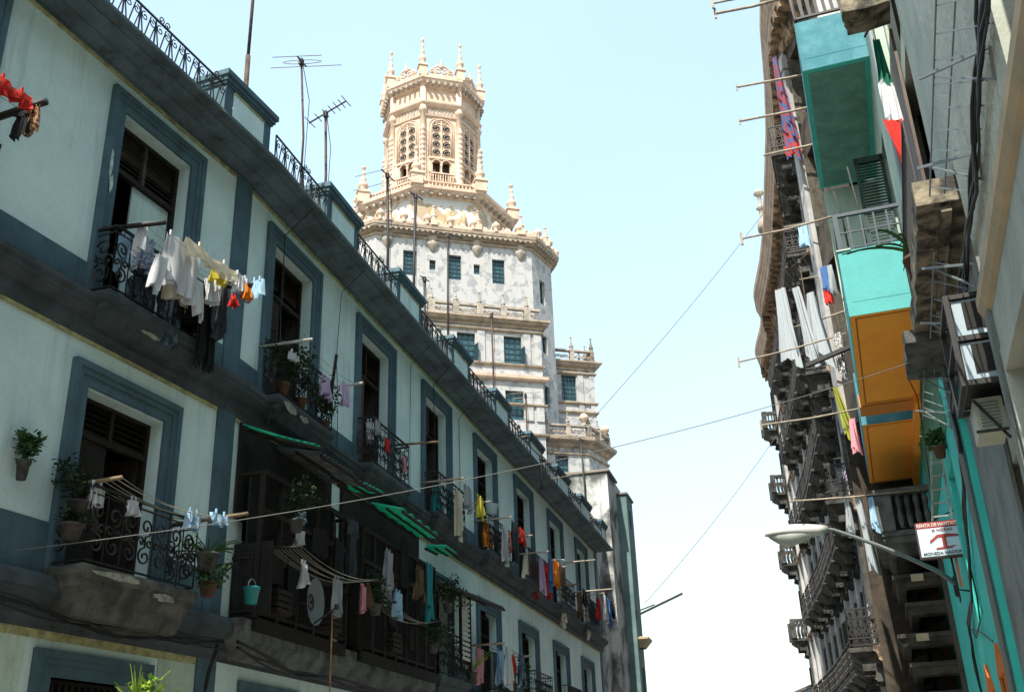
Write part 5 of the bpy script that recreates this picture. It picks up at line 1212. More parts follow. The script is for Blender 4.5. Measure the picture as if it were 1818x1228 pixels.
# ================================================================ LEFT: laundry
def garment(kind, label, cat, fr, s, o, z, w, h, mt, seed=0, group=None, dirv=(1, 0)):
    """kinds: shirt (hung by the hem), trousers, towel, small, sock"""
    mb = MB(); rnd = random.Random(seed)
    d = Vector(dirv).normalized()
    def at(x): return (s+d.x*x, o+d.y*x)
    if kind == 'shirt':
        cloth_sheet(mb, at(0), z, h*.8, w*.62, 8, 9, .05, dirv, .95, seed)
        cloth_sheet(mb, (at(0)[0], at(0)[1]+.05), z, h*.76, w*.6, 8, 9, .04, dirv, .95, seed+3)
        for sg in (-1, 1):
            cloth_sheet(mb, at(sg*w*.36), z-h*.42, h*.55, w*.2, 4, 7, .03, dirv, .8, seed+sg, sg*w*.1); cloth_sheet(mb, (at(sg*w*.36)[0], at(sg*w*.36)[1]+.04), z-h*.42, h*.52, w*.2, 4, 7, .03, dirv, .8, seed+sg+5, sg*w*.1)
    elif kind == 'trousers':
        cloth_sheet(mb, at(0), z, h*.3, w, 8, 5, .04, dirv, 1.0, seed); cloth_sheet(mb, (at(0)[0], at(0)[1]+.06), z, h*.3, w, 8, 5, .04, dirv, 1.0, seed+1)
        for sg in (-1, 1):
            for dy in (0, .06): cloth_sheet(mb, (at(sg*w*.26)[0], at(sg*w*.26)[1]+dy), z-h*.28, h*.72, w*.46, 5, 9, .035, dirv, .75, seed+sg*2, sg*.03)
    elif kind == 'sock':
        mb.tube([(s, o, z), (s+.01, o, z-h*.6), (s+.05, o+.03, z-h*.9), (s+.12, o+.04, z-h)], w*.35, 7, r2=w*.28)
    else:
        cloth_sheet(mb, at(0), z, h, w, 8, 10, .045, dirv, rnd.uniform(.75, 1.05), seed, rnd.uniform(-.05, .05)); cloth_sheet(mb, (at(0)[0], at(0)[1]+.035), z, h*rnd.uniform(.8, 1), w*.97, 8, 10, .045, dirv, .95, seed+9)
    # pegs
    for x in (-w*.35, w*.35): a, b_ = at(x*.7); mb.box(a-.012, a+.012, b_-.01, b_+.02, z-.02, z+.06)
    return solo({'shirt': 'shirt', 'trousers': 'trousers', 'sock': 'sock', 'towel': 'towel', 'small': 'cloth'}[kind], label, cat, mb, mt, fr, s, o, z, group)
def rackline(label, fr, s0, s1, z, o_in, o_out, n, r=.03, mt=BAMBOO, sag=.08, ex0=0, ex1=0, up=0):
    T = Thing('clothes_line', label, 'clothes line', fr, s0, 0, z)
    T.part('pole', MB().tube([(s0, .0, z), (s0, o_out+ex0, z+up)], r, 6), mt); T.part('pole', MB().tube([(s1, .0, z), (s1, o_out+ex1, z+up)], r, 6), mt)
    for k in range(n):
        o = o_in+(o_out-o_in)*k/max(1, n-1); T.part('line', MB().tube(sagline((s0, o, z+up*o/o_out), (s1, o, z+up*o/o_out), sag*(1+.3*(k % 2)), 8), .0048, 4, False), LINE)
BAL = ['top-floor balcony nearest the camera']
# -- first top balcony
rackline('dark timber poles and lines loaded with washing on the nearest top balcony', F1, 10.15, 12.25, 9.38, .2, 1.0, 5, .04, IRON, .06, .12, .14, -.16)
L1 = 'on the nearest top balcony'
def g1(k, lab, cat, s, o, w, h, c, sd, dz=0, d=(1, 0)): garment(k, lab+' '+L1, cat, F1, s, 1.45*o-.72, 9.30-dz, w*1.12, h*1.1, C[c], sd, None, d)
g1('small', 'thin white cloth first on the line', 'cloth', 10.22, .95, .12, .38, 'white', 31, .0, (0, 1))
g1('towel', 'pale blue towel second on the line', 'towel', 10.32, .7, .16, .5, 'light_blue', 32, .0, (.3, 1))
g1('shirt', 'blue and white plaid shirt', 'shirt', 10.52, .85, .42, .55, 'plaid', 33, .02)
g1('shirt', 'big white long sleeved shirt', 'shirt', 10.85, 1.1, 1.0, .95, 'white', 34, -.02)
g1('towel', 'long cream sheet bunched over the outer line', 'sheet', 11.35, 1.2, 1.1, .22, 'cream', 35, -.03)
g1('towel', 'broad cream towel behind the bunched sheet', 'towel', 11.05, .95, .55, .7, 'cream', 36, .04)
g1('trousers', 'faded blue patterned jeans', 'trousers', 10.95, .62, .32, .95, 'denim', 37, .22)
g1('small', 'curled leopard print top', 'top', 11.28, 1.0, .2, .3, 'leopard', 38, .3)
g1('trousers', 'white splashed denim trousers', 'trousers', 11.33, .75, .3, .98, 'denim', 39, .25)
g1('shirt', 'black vest with white print', 'shirt', 11.62, .8, .42, .75, 'black', 40, .15)
g1('small', 'white printed bib of cloth', 'cloth', 11.68, 1.06, .26, .35, 'white', 46, .22)
g1('small', 'bright yellow blouse', 'blouse', 11.7, 1.12, .34, .2, 'yellow', 41, .06)
g1('trousers', 'long black trousers', 'trousers', 11.92, .9, .3, 1.25, 'black', 42, .1)
g1('trousers', 'charcoal jeans last before the far pole', 'trousers', 12.12, .75, .28, 1.15, 'charcoal', 43, .15)
g1('shirt', 'white tee shirt flapping near the far pole', 'shirt', 12.1, 1.2, .36, .36, 'white', 44, -.02)
g1('small', 'coral red bib', 'cloth', 12.2, 1.25, .22, .18, 'orange', 45, .16)
g1('small', 'small red patterned cloth', 'cloth', 12.15, 1.1, .14, .14, 'red', 47, .3)
g1('small', 'tiny light blue top at the pole end', 'top', 12.28, 1.32, .18, .28, 'light_blue', 48, .0, (0, 1))
# -- lower near balcony
rackline('wooden poles with six sagging lines on the plant filled lower balcony', F1, 10.1, 12.3, 5.55, .45, .95, 6, .03, BAMBOO, .1, .0, .36)
garment('small', 'glossy white cloth left on the lower near balcony', 'cloth', F1, 10.12, .55, 5.5, .26, .3, C['white'], 51)
garment('small', 'small white twisted sock pair on the lines of the lower near balcony', 'socks', F1, 10.75, .6, 5.45, .16, .2, C['white'], 52)
garment('small', 'pale blue cloth at the far pole of the lower near balcony', 'cloth', F1, 11.75, .8, 5.5, .3, .24, C['light_blue'], 53)
garment('small', 'sky blue rag thrown over the far pole of the lower near balcony', 'cloth', F1, 12.15, .95, 5.55, .38, .16, C['light_blue'], 54)
# -- red clothes at the left edge
T = Thing('clothes_line', 'dark timber pole entering at the left edge with red washing', 'clothes line', F1, 7.8, 0, 9.5); T.part('pole', MB().tube([(7.85, 0, 9.68), (7.87, 1.08, 9.72)], .05, 6), IRON); T.part('pole', MB().tube([(5.8, 0, 9.68), (5.8, 1.1, 9.72)], .05, 6), IRON)
for o in (.4, .7, .95): T.part('line', MB().tube(sagline((5.8, o, 9.7), (7.86, o, 9.7), .05, 6), .0048, 4, False), LINE)
garment('towel', 'red and orange cloth by the pole at the left edge', 'cloth', F1, 7.5, .9, 9.76, .6, .22, C['red'], 55); garment('trousers', 'black leggings draped on the pole at the left edge', 'leggings', F1, 7.85, .75, 9.7, .2, .42, C['black'], 56, None, (0, 1)); garment('small', 'brown printed cloth under the pole tip at the left edge', 'cloth', F1, 7.86, .92, 9.68, .14, .4, C['leopard'], 57, None, (0, 1))
# -- second top balcony
rackline('pale poles and lines over the plant crowded second top balcony', F2, .95, 3.15, 9.2, .3, .9, 4, .03, mat('bleached_pole', (.42, .44, .40), (.25, .25, .22), 7), .08, .12, .14)
garment('shirt', 'purple checked shirt on the second top balcony', 'shirt', F2, 2.2, .7, 8.98, .42, .42, C['lavender'], 61); garment('small', 'lavender cloth on the second top balcony', 'cloth', F2, 2.65, .9, 8.98, .3, .4, C['lavender'], 62); garment('small', 'white rag on the near pole of the second top balcony', 'cloth', F2, 1.05, .62, 9.02, .3, .14, C['white'], 63)
T = Thing('leaning_stick', 'dark stick leaning up from the second top balcony', 'stick', F2, 2.75, .5, 8.9); T.part('stick', MB().beam((2.8, .55, 8.9), (2.55, .75, 9.6), .05), IRON)
# -- third
garment('small', 'white towel in the doorway of the third top balcony', 'towel', F2, 5.75, .1, 9.4, .14, .5, C['white'], 64, None, (.2, 1)); garment('small', 'red rag tied to the railing of the third top balcony', 'cloth', F2, 5.95, .42, 9.0, .12, .26, C['red'], 65); garment('small', 'grey cloth on the railing of the third top balcony', 'cloth', F2, 5.4, .42, 9.25, .25, .3, C['grey'], 66); garment('small', 'pink rag low on the railing of the third top balcony', 'cloth', F2, 7.0, .42, 8.9, .14, .3, C['pink'], 67)
T = Thing('laundry_pole', 'thin bare pole reaching out from the third top balcony', 'pole', F2, 7.3, 0, 9.3); T.part('rod', MB().tube([(7.3, 0, 9.35), (7.3, 1.15, 9.3)], .028, 6), BAMBOO)
# -- remaining balconies along the top floor
def many(fr, s0, s1, z, items, place, o0=.3, o1=1.0, lines=3, sd=100, mt=PALEPOLE):
    rackline('poles and lines '+place, fr, s0, s1, z, o0, o1, lines, .028, mt, .06, .12, .12)
    n = len(items)
    for k, (kd, c, nm, w, h) in enumerate(items):
        s = s0+.12+(s1-s0-.24)*(k+.5)/n; o = o0+(o1-o0)*((k*2) % 3)/2
        garment(kd, '%s %s' % (nm, place), nm.split()[-1], fr, s, o, z-.03, w*1.5, h*1.1, C[c], sd+k)
many(F2, 9.3, 11.6, 9.0, [('shirt', 'teal', 'dark teal shirt', .5, .7), ('small', 'grey', 'pale net cloth', .3, .5), ('towel', 'cream', 'long cream towel', .32, 1.05), ('small', 'teal', 'teal cloth', .18, .7), ('shirt', 'yellow', 'yellow top', .34, .55), ('small', 'white', 'white rag', .2, .3)], 'on the fourth top balcony', sd=110)
many(F2, 13.75, 16.1, 9.1, [('shirt', 'orange', 'ochre shirt', .5, .7), ('trousers', 'charcoal', 'charcoal trousers', .3, 1.0), ('towel', 'white', 'white towel', .26, .95), ('trousers', 'denim', 'patterned jeans', .3, .9), ('shirt', 'red', 'red vest', .36, .4), ('small', 'orange', 'orange bib', .36, .5), ('sock', 'white', 'long white sock', .16, .7)], 'on the fifth top balcony', sd=120)
many(F2, 18.2, 20.7, 9.05, [('shirt', 'cream', 'cream camisole', .6, .75), ('small', 'blue', 'blue cloth', .22, 1.0), ('towel', 'lavender', 'pale striped towel', .34, 1.0), ('trousers', 'red', 'red trousers', .34, 1.05), ('shirt', 'orange', 'orange shirt', .4, .8), ('trousers', 'red', 'scarlet leggings', .26, 1.0), ('shirt', 'yellow', 'yellow blouse', .5, .6), ('small', 'brown', 'brown shawl', .5, .55)], 'on the sixth top balcony', sd=130)
many(F2, 23.1, 25.4, 8.9, [('towel', 'cream', 'long cream cloth', .4, 1.2), ('small', 'black', 'black rag', .3, .5), ('towel', 'brown', 'brown cloth', .35, .8)], 'on the seventh top balcony', sd=150, mt=BAMBOO)
many(F2, 28.0, 30.6, 9.4, [('towel', 'cream', 'tall pale towel', .45, 1.5), ('towel', 'white', 'white pillowcase', .3, .9), ('shirt', 'red', 'red shirt', .4, .8), ('trousers', 'blue', 'blue trousers', .42, 1.1), ('shirt', 'blue', 'blue shirt', .5, 1.0), ('towel', 'grey', 'grey towel', .3, 1.2), ('shirt', 'lime', 'green shirt', .4, .9), ('shirt', 'black', 'black and white shirt', .4, .6), ('small', 'white', 'white vest', .3, .6)], 'on the last top balcony', sd=160)
many(F2, 12.6, 15.4, 5.5, [('towel', 'pink', 'striped pink towel', .34, .8), ('towel', 'white', 'striped white towel', .34, .9), ('shirt', 'light_blue', 'pale blue shirt', .5, .85), ('towel', 'grey', 'grey striped towel', .3, .8), ('shirt', 'denim', 'denim shirt', .4, .8), ('small', 'red', 'red rag', .2, .4)], 'on the middle balcony beyond the galleries', sd=180)
for k, (s, z, e) in enumerate(((22.6, 9.6, 1.8), (24.6, 8.9, 2.0))):
    T = Thing('laundry_pole', ['bare pale pole above the far washing', 'bare pale pole pointing right below the first, near the far end'][k], 'pole', F2, s, 0, z); T.part('rod', MB().tube([(s, 0, z), (s, e, z)], .03, 6), PALEPOLE)
T = Thing('plastic_tub', 'white plastic tub standing out on the sixth top balcony', 'tub', F2, 21.0, .6, 9.0); T.part('tub', MB().lathe((21.0, .75, 8.95), [(.2, 0), (.27, .35), (.3, .36), (.3, .4), (.27, .4)], 12), SIGNW)
T = Thing('plastic_tub', 'small pale washing tub on the rail of the fifth top balcony', 'tub', F2, 12.6, .5, 9.0); T.part('tub', MB().lathe((13.9, .5, 9.28), [(.14, 0), (.18, .26), (.2, .28)], 12), SIGNW)
# -- middle floor: sheets of corrugated plastic, hoods
def corr(label, fr, p00, p10, p01, p11, mt, waves=8, amp=.03, group=None, rib=True, nm='awning'):
    """corrugated sheet between 4 corners: p00->p10 along the wall edge, p01->p11 outer edge"""
    T = Thing(nm, label, 'awning', fr, *p00, group); p00, p10, p01, p11 = map(Vector, (p00, p10, p01, p11)); n = waves*6; mb = MB(); vs = []
    for j in (0, 1):
        for i in range(n+1):
            a, c = (p00, p01) if j == 0 else (p10, p11); vs.append((p00 if j == 0 else p01).lerp(p10 if j == 0 else p11, i/n)+Vector((0, 0, amp*sin(2*pi*waves*i/n))))
    N = len(vs); vs2 = [v+Vector((0, 0, -.006)) for v in vs]
    mb.add(vs+vs2, [(i, i+1, n+1+i+1, n+1+i) for i in range(n)]+[(N+i, N+n+1+i, N+n+1+i+1, N+i+1) for i in range(n)]+[(n+1+i, n+2+i, N+n+2+i, N+n+1+i) for i in range(n)], True)
    T.part('corrugated_sheet', mb, mt)
    if rib: T.part('batten', MB().beam(p01-Vector((0, 0, .06)), p11-Vector((0, 0, .06)), .05, .05).beam(p00-Vector((0, 0, .06)), p10-Vector((0, 0, .06)), .05, .05).beam(p00.lerp(p01, .5)-Vector((0, 0, .06)), p10.lerp(p11, .5)-Vector((0, 0, .06)), .04, .04), WOOD)
    return T
GA = 'awnings over the timber galleries'
corr('green plastic awning nearest the camera over the gallery', F2, (.3, .15, 7.52), (1.55, .45, 7.56), (.5, .70, 7.32), (1.6, .95, 7.46), GREENPL, 6, .02, GA)
corr('grey corrugated awning between the green ones over the gallery', F2, (1.6, .02, 7.55), (3.0, .02, 7.55), (1.65, .95, 7.35), (3.05, .98, 7.35), GREYPL, 9, .02, GA)
corr('brownish corrugated awning just before the small bright green panel', F2, (3.05, .02, 7.52), (3.8, .02, 7.52), (3.1, .98, 7.3), (3.8, .98, 7.3), GREYPL, 3, .02, GA)
corr('small bright green panel in the middle of the gallery awnings', F2, (3.85, .28, 7.5), (4.5, .3, 7.5), (3.9, .85, 7.42), (4.6, .95, 7.40), GREENPL, 5, .03, GA)
corr('long ribbed green awning dropping away over the far gallery', F2, (5.5, .28, 7.5), (8.2, .32, 7.42), (5.6, .95, 7.33), (8.3, .88, 7.33), GREENPL, 5, .05, GA)
corr('short wavy turquoise sheet below the end of the ribbed green awning', F2, (8.4, .45, 7.2), (9.1, .5, 7.2), (8.4, .95, 7.15), (9.15, 1.0, 7.1), GREENPL, 4, .05, GA)
corr('grey corrugated hood over the shuttered window beyond the galleries', F2, (9.5, .02, 6.75), (13.0, .02, 6.8), (9.6, .95, 6.35), (13.2, .98, 6.5), GREYPL, 14, .03, GA)
T = Thing('louvred_screen', 'white louvred screen standing by the window beyond the galleries', 'screen', F2, 10.9, .45, 5.2); mb = MB()
for k in range(13): mb.box(10.8, 11.5, .5, .53, 4.95+k*.12, 5.02+k*.12)
T.part('slats', mb, mat('white_painted_slat', (.5, .5, .47))); mb = MB(); mb.box(11.5, 11.56, .48, .55, 4.7, 6.6); mb.box(10.75, 10.8, .48, .55, 4.7, 6.6); T.part('frame', mb, WOOD)
# gallery lines, dish, buckets, rags
T = Thing('clothes_line', 'many empty cords sagging below the near gallery', 'clothes line', F2, .6, .6, 5.5); T.part('pole', MB().tube([(.6, .5, 5.5), (.6, 1.2, 5.45)], .025, 5), WOOD); T.part('pole', MB().tube([(3.9, .5, 5.55), (3.9, 1.2, 5.5)], .025, 5), WOOD)
for k in range(10): o = .6+k*.06; T.part('line', MB().tube(sagline((.6, o, 5.5), (3.9, o, 5.55), .18+.02*(k % 3), 10), .0048, 4, False), LINE)
T = Thing('clothes_line', 'empty cords sagging below the far gallery', 'clothes line', F2, 5, .6, 5.3)
T.part('pole', MB().tube([(4.9, .5, 5.35), (4.9, 1.1, 5.3)], .025, 5), WOOD); T.part('pole', MB().tube([(7.6, .5, 5.35), (7.6, 1.1, 5.3)], .025, 5), WOOD)
for k in range(6): o = .62+k*.08; T.part('line', MB().tube(sagline((4.9, o, 5.35), (7.6, o, 5.35), .16+.02*(k % 3), 10), .0048, 4, False), LINE)
garment('small', 'single white cloth pegged to the cords of the near gallery', 'cloth', F2, 1.15, .95, 5.32, .2, .38, C['white'], 201); garment('towel', 'grey towel hanging beside the dish on the near gallery', 'towel', F2, 2.45, .95, 5.3, .24, .6, C['grey'], 202); garment('towel', 'pale towel at the far end of the near gallery cords', 'towel', F2, 3.7, .9, 5.4, .16, .45, C['pink'], 203); garment('small', 'brown hand towel at the end of the near gallery cords', 'towel', F2, 3.85, .95, 5.45, .12, .4, C['brown'], 204); garment('small', 'small checked cloth high inside the near gallery', 'cloth', F2, 1.6, .62, 6.35, .3, .22, C['plaid'], 205); garment('small', 'white mask shaped rag inside the near gallery', 'cloth', F2, 1.6, .62, 6.0, .24, .26, C['white'], 206)
T = Thing('satellite_dish', 'grey round dish hanging on the front of the near gallery', 'dish', F2, 1.95, .75, 4.8)
mb = MB(); vs = [(1.95, .72, 4.85)]; fs = []; NN = 16
for rr, dd in ((.12, .01), (.24, .05), (.34, .1)):
    vs += [(1.95+rr*cos(2*pi*j/NN), .72+dd, 4.85+rr*1.15*sin(2*pi*j/NN)) for j in range(NN)]
fs += [(0, 1+j, 1+(j+1) % NN) for j in range(NN)]+[(1+q*NN+j, 1+q*NN+(j+1) % NN, 1+(q+1)*NN+(j+1) % NN, 1+(q+1)*NN+j) for q in (0, 1) for j in range(NN)]
mb.add(vs, fs, True); T.part('reflector', mb, GREYMETAL); T.part('feed_arm', MB().tube([(1.95, .8, 4.5), (2.05, 1.15, 4.75)], .015, 5).lathe((2.05, 1.15, 4.72), [(.04, 0), (.04, .08)], 8), IRON); T.part('bracket', MB().beam((1.95, .55, 4.85), (1.95, .75, 4.85), .05), IRON)
T = Thing('bucket', 'turquoise plastic bucket hanging at the near end of the gallery', 'bucket', F2, .2, .7, 4.5); T.part('pail', MB().lathe((-.05, .72, 4.5), [(.085, 0), (.12, .22), (.13, .225), (.13, .25), (.115, .25)], 14), BUCKET); T.part('handle', MB().tube([(-.05+.12*cos(a*pi/8), .72, 4.74+.13*sin(a*pi/8)) for a in range(9)], .01, 5), ALU)
T = Thing('bamboo_prop', 'thin bamboo prop standing in front of the near gallery', 'pole', F2, 2.5, .9, 3.4); T.part('rod', MB().tube([(2.55, .85, 5.2), (2.45, .9, 3.3)], .014, 6), mat('tan_bamboo', (.35, .2, .09), (.2, .12, .06), 8))
T = Thing('wall_bracket', 'small iron bracket arm on the slate pilaster by the gallery', 'bracket', F1, 13.2, 0, 4.9); T.part('arm', MB().beam((13.2, 0, 5.1), (13.2, .55, 5.1), .03).beam((13.2, 0, 4.75), (13.2, .5, 5.08), .02), IRON)
# -- plants and pots on the left
PT = Thing('wall_plant', 'dark pot with upright leaves hung on the pale wall at the lower left', 'plant', F1, 9.3, .12, 5.35); potshape(PT, (9.3, .14, 5.42), .085, .24, GREYPOT); bushy(PT, (9.3, .14, 5.75), .17, 240, LEAF, 21, .08, flat=1.4); PT.part('hook', MB().tube([(9.3, .0, 5.7), (9.3, .14, 5.66)], .01, 5), IRON)
for k, (s, o, z, r, h, lb) in enumerate(((9.95, .45, 5.0, .14, .17, 'bowl shaped clay pot with trailing leaves on the left corner of the lower near balcony'), (9.85, .5, 4.66, .15, .19, 'lower grey clay pot with hanging roots on the left corner of the lower near balcony'))):
    PT = Thing('potted_plant', lb, 'plant', F1, s, o, z); potshape(PT, (s, o, z+.1), r, h, mat('pale_clay_pot', (.07, .06, .055), (.03, .027, .025), 6)); bushy(PT, (s, o, z+.32), .17, 240, mat('dark_leaf', (.025, .05, .02), (.015, .03, .012), 9), 30+k, .06)
PT = Thing('trailing_vine', 'dark vine climbing beside the lower near window', 'plant', F1, 10.0, .35, 5.0); bushy(PT, (10.05, .22, 5.6), .22, 240, mat('dark_leaf', (.025, .05, .02), (.015, .03, .012), 9), 41, .06, flat=1.2)
PT = Thing('potted_plant', 'spiky leaved plant in a grey pot at the right corner of the lower near balcony', 'plant', F1, 12.3, .75, 4.75); potshape(PT, (12.25, .72, 4.78), .16, .26, GREYPOT); spiky(PT, (12.25, .72, 5.0), 26, .5, LEAF, 42, .35, .014)
PT = Thing('potted_plant', 'low leafy plant beneath the spiky one at the right corner of the lower near balcony', 'plant', F1, 12.25, .8, 4.4); potshape(PT, (12.35, .7, 4.45), .13, .2, TERRA); bushy(PT, (12.35, .72, 4.68), .22, 260, LEAF, 43, .07)
PT = Thing('tall_grass_plant', 'bright yellow green blades rising at the bottom left edge of the picture', 'plant', F1, 10.9, .75, 2.6); spiky(PT, (10.75, 1.0, 2.75), 14, .75, LEAFY, 44, .15, .02); bushy(PT, (10.75, 1.0, 2.95), .22, 130, LEAFY, 45, .09); potshape(PT, (10.95, 1.0, 2.5), .16, .28, TERRA)
PT.part('shelf', MB().box(10.6, 11.3, 0, 1.2, 2.44, 2.5), WOOD)
for k, (s, z, lb) in enumerate(((1.2, 8.95, 'dark leafy pot plant at the left of the second top balcony'), (1.9, 8.9, 'trailing pot plant in the middle of the second top balcony'), (2.9, 8.8, 'dark pot plant at the far corner of the second top balcony'))):
    PT = Thing('potted_plant', lb, 'plant', F2, s, .42, z-.5); potshape(PT, (s, .36, z-.62), .13, .22, TERRA); bushy(PT, (s, .4, z-.2), .42, 420, mat('dark_leaf', (.025, .05, .02)), 50+k, .07)
PT = Thing('potted_plant', 'green bush sprouting on the middle balcony beyond the galleries', 'plant', F2, 15.3, .5, 5.0); potshape(PT, (15.9, .4, 4.55), .16, .3, TERRA); bushy(PT, (15.9, .45, 5.1), .5, 420, LEAF, 60, .1)
PT = Thing('potted_plant', 'thin yellowish reeds on the middle balcony by the white louvred screen', 'plant', F2, 11.4, .5, 4.9); potshape(PT, (12.0, .4, 4.5), .14, .25, GREYPOT); spiky(PT, (12.0, .45, 4.8), 14, .8, LEAFY, 61, .1, .01)
# ---------------------------------------------------------------- cables on the left front
cables('cable_bundle', 'drooping black cables strung below the lower near balcony', F1, [(7.5, .28, 4.0), (9.4, .3, 3.95), (10.2, .32, 3.85), (11.0, .34, 3.8), (12.0, .33, 3.85), (13.3, .32, 3.95)], 4, .016, .08, seed=31)
cables('cable_bundle', 'black cables continuing along the ledge under the galleries', F2, [(0, .5, 3.95), (1.6, .55, 3.7), (3.4, .55, 3.75), (5.5, .55, 3.7), (8.0, .5, 3.8), (12, .45, 3.8)], 4, .02, .08, seed=32)
cables('cable_bundle', 'tangle of black cables dropping beside the slate pilaster at the bottom', F1, [(13.2, .3, 3.95), (13.15, .2, 3.5), (13.2, .12, 3.0), (13.1, .1, 2.2), (13.2, .1, 1.2)], 6, .016, .09, seed=33)
for k, (L_, lb) in enumerate(([[(1.56, .75, 12.4), (1.45, .1, 11.7), (1.43, .12, 10.0), (1.15, .3, 8.9), (.89, .3, 7.7)], 'thin cable falling across the second top window'], [[(4.18, .75, 12.4), (4.17, .06, 11.8), (4.05, .05, 10.2), (4.2, .05, 9.4), (4.25, .05, 8.3)], 'thin wavy cable on the wall after the second top window'], [[(8.42, .74, 12.4), (8.44, .05, 11.8), (8.4, .05, 10.2), (8.44, .05, 8.4)], 'thin straight cable on the wall after the third top window'], [[(9.9, .74, 12.4), (9.9, .14, 11.8), (9.95, .14, 10.6), (9.9, .14, 9.4)], 'thin cable crossing the fourth top window'], [[(12.3, .74, 12.4), (12.3, .05, 11.7), (12.35, .05, 10.2), (12.3, .05, 8.4)], 'thin cable on the wall before the fifth top window'])):
    cables('cable', lb, F2, L_, 1, .011, .015, seed=40+k)
# wires over the street
def wire(label, p, q, sag, r=.012, mt=BLACKCABLE):
    T = Thing('overhead_wire', label, 'wire', WF, p.x, p.y, p.z, 'wires over the street'); T.part('wire', MB().tube(sagline(p, q, sag, 24), r, 4, False), mt)
wire('long wire from the lower near balcony across the street to the black hood', F1.w(9.32, .12, 4.56), R3.w(16.9, .58, 7.95), .35, .006, mat('grey_wire', (.12, .12, .11)))
wire('thin steep wire from the sooty cornice down to the end of the long block', Vector((12.2, 43.0, 27.0)), F2.w(20, .7, 12.3), .3, .011)
wire('thin steep wire from the tall block down to the pole at the street end', Vector((14.9, 57.0, 20.5)), F2.w(40, 1.0, 10.9), .3, .015)
T = Thing('iron_boom', 'slanting iron arm jutting into the sky from the teal wall at the street end', 'arm', F2, 40.5, .42, 10.5); T.part('arm', MB().beam((41.0, .4, 10.5), (41.0, 2.9, 11.45), .12, .1).beam((41.0, .4, 10.7), (41.0, 1.4, 11.0), .06), IRON)

# ---------------------------------------------------------------- clutter of the galleries and worn patches
DG2 = mat('near_black_board', (.016, .018, .014), (.008, .009, .008), 4, bump=.4)
rnd = random.Random(77)
for gi, (a, c) in enumerate(((.55, 3.95), (4.65, 8.95))):
    gal = [o for o in BLD.e.children if o.name.startswith('timber_gallery')][gi]
    BLD.part('board_backing', MB().box(a-.1, c+.1, .02, .06, 6.0, 7.62).box(a+.02, c-.02, .2, .24, 4.45, 6.7).box(a+.02, a+.06, .02, .7, 4.45, 5.6), DG2, gal, fr=F2)  # near-black sheets fill the gallery recess and the pale strip above
    x = a+.1
    while x < c-.5:
        w_ = rnd.uniform(.35, .8); z = rnd.uniform(4.5, 6.0); h = rnd.uniform(.4, 1.3)
        mb = MB(); n = int(w_/.09)
        for k in range(n): mb.box(x+k*.09, x+k*.09+.07, .53, .55, z+rnd.uniform(-.03, .03), z+h+rnd.uniform(-.05, .05))
        BLD.part('patched_board', mb, DG2 if rnd.random() < .6 else DARKGAL, gal, fr=F2)
        x += w_+rnd.uniform(.0, .5)
items = [('crate', 'slatted wooden crate wedged in the near gallery', 'crate', 1.2, 4.55, WOOD), ('crate', 'dark crate stacked at the far end of the near gallery', 'crate', 3.2, 4.55, WOOD), ('crate', 'crate half hidden in the far gallery', 'crate', 6.2, 4.55, WOOD)]
for nm, lb, ct, s_, z_, m_ in items:
    T = Thing(nm, lb, ct, F2, s_, .5, z_); mb = MB()
    for k in range(4): mb.box(s_-.25, s_+.25, .62, .64, z_+k*.1, z_+k*.1+.075); mb.box(s_-.25, s_-.23, .35, .62, z_+k*.1, z_+k*.1+.075); mb.box(s_+.23, s_+.25, .35, .62, z_+k*.1, z_+k*.1+.075)
    mb.box(s_-.25, s_+.25, .35, .62, z_-.01, z_+.01); T.part('slats', mb, m_)
for k, (s_, z_, lb) in enumerate(((.9, 6.0, 'dark hanging fern at the near end of the near gallery'), (4.3, 5.2, 'leafy pot plant between the two galleries'), (7.6, 4.9, 'bushy pot plant on the rail of the far gallery'), (8.6, 5.9, 'trailing plant at the far end of the far gallery'))):
    PT = Thing('potted_plant', lb, 'plant', F2, s_, .9, z_); potshape(PT, (s_, .92, z_-.22), .12, .2, GREYPOT); bushy(PT, (s_, .92, z_+.1), .4, 460, mat('dark_leaf', (.025, .05, .02)), 80+k, .075)
garment('trousers', 'dark grey trousers drying inside the near gallery', 'trousers', F2, 3.1, .9, 6.5, .3, 1.0, C['charcoal'], 210); garment('towel', 'faded blue towel on the rail of the far gallery', 'towel', F2, 5.5, .9, 5.6, .35, .5, C['light_blue'], 211); garment('shirt', 'brown shirt hanging inside the far gallery', 'shirt', F2, 6.7, .9, 6.3, .45, .7, C['brown'], 212); garment('towel', 'teal towel hanging on the far gallery frame', 'towel', F2, 7.3, .92, 6.5, .4, 1.2, C['teal'], 213); garment('towel', 'grey sheet hung at the near end of the far gallery', 'towel', F2, 4.95, .9, 6.3, .3, .9, C['grey'], 214)
def patch(fr, s, z, w, h, o, mt, seed, parent=None, T=BLD, nm='bare_plaster_patch'):
    rnd = random.Random(seed); n = 16
    pts = [(s+w*(.5+.14*rnd.uniform(-1, 1))*cos(2*pi*k/n), o, z+h*(.5+.16*rnd.uniform(-1, 1))*sin(2*pi*k/n)) for k in range(n)]
    T.part(nm, MB().add(pts, [tuple(range(n))]), mt, parent, fr=fr)
BP = mat('bare_plaster', (.34, .33, .26), (.16, .16, .13), 9, bump=.5); WP = mat('old_white_undercoat', (.55, .62, .58), (.3, .38, .38), 14)
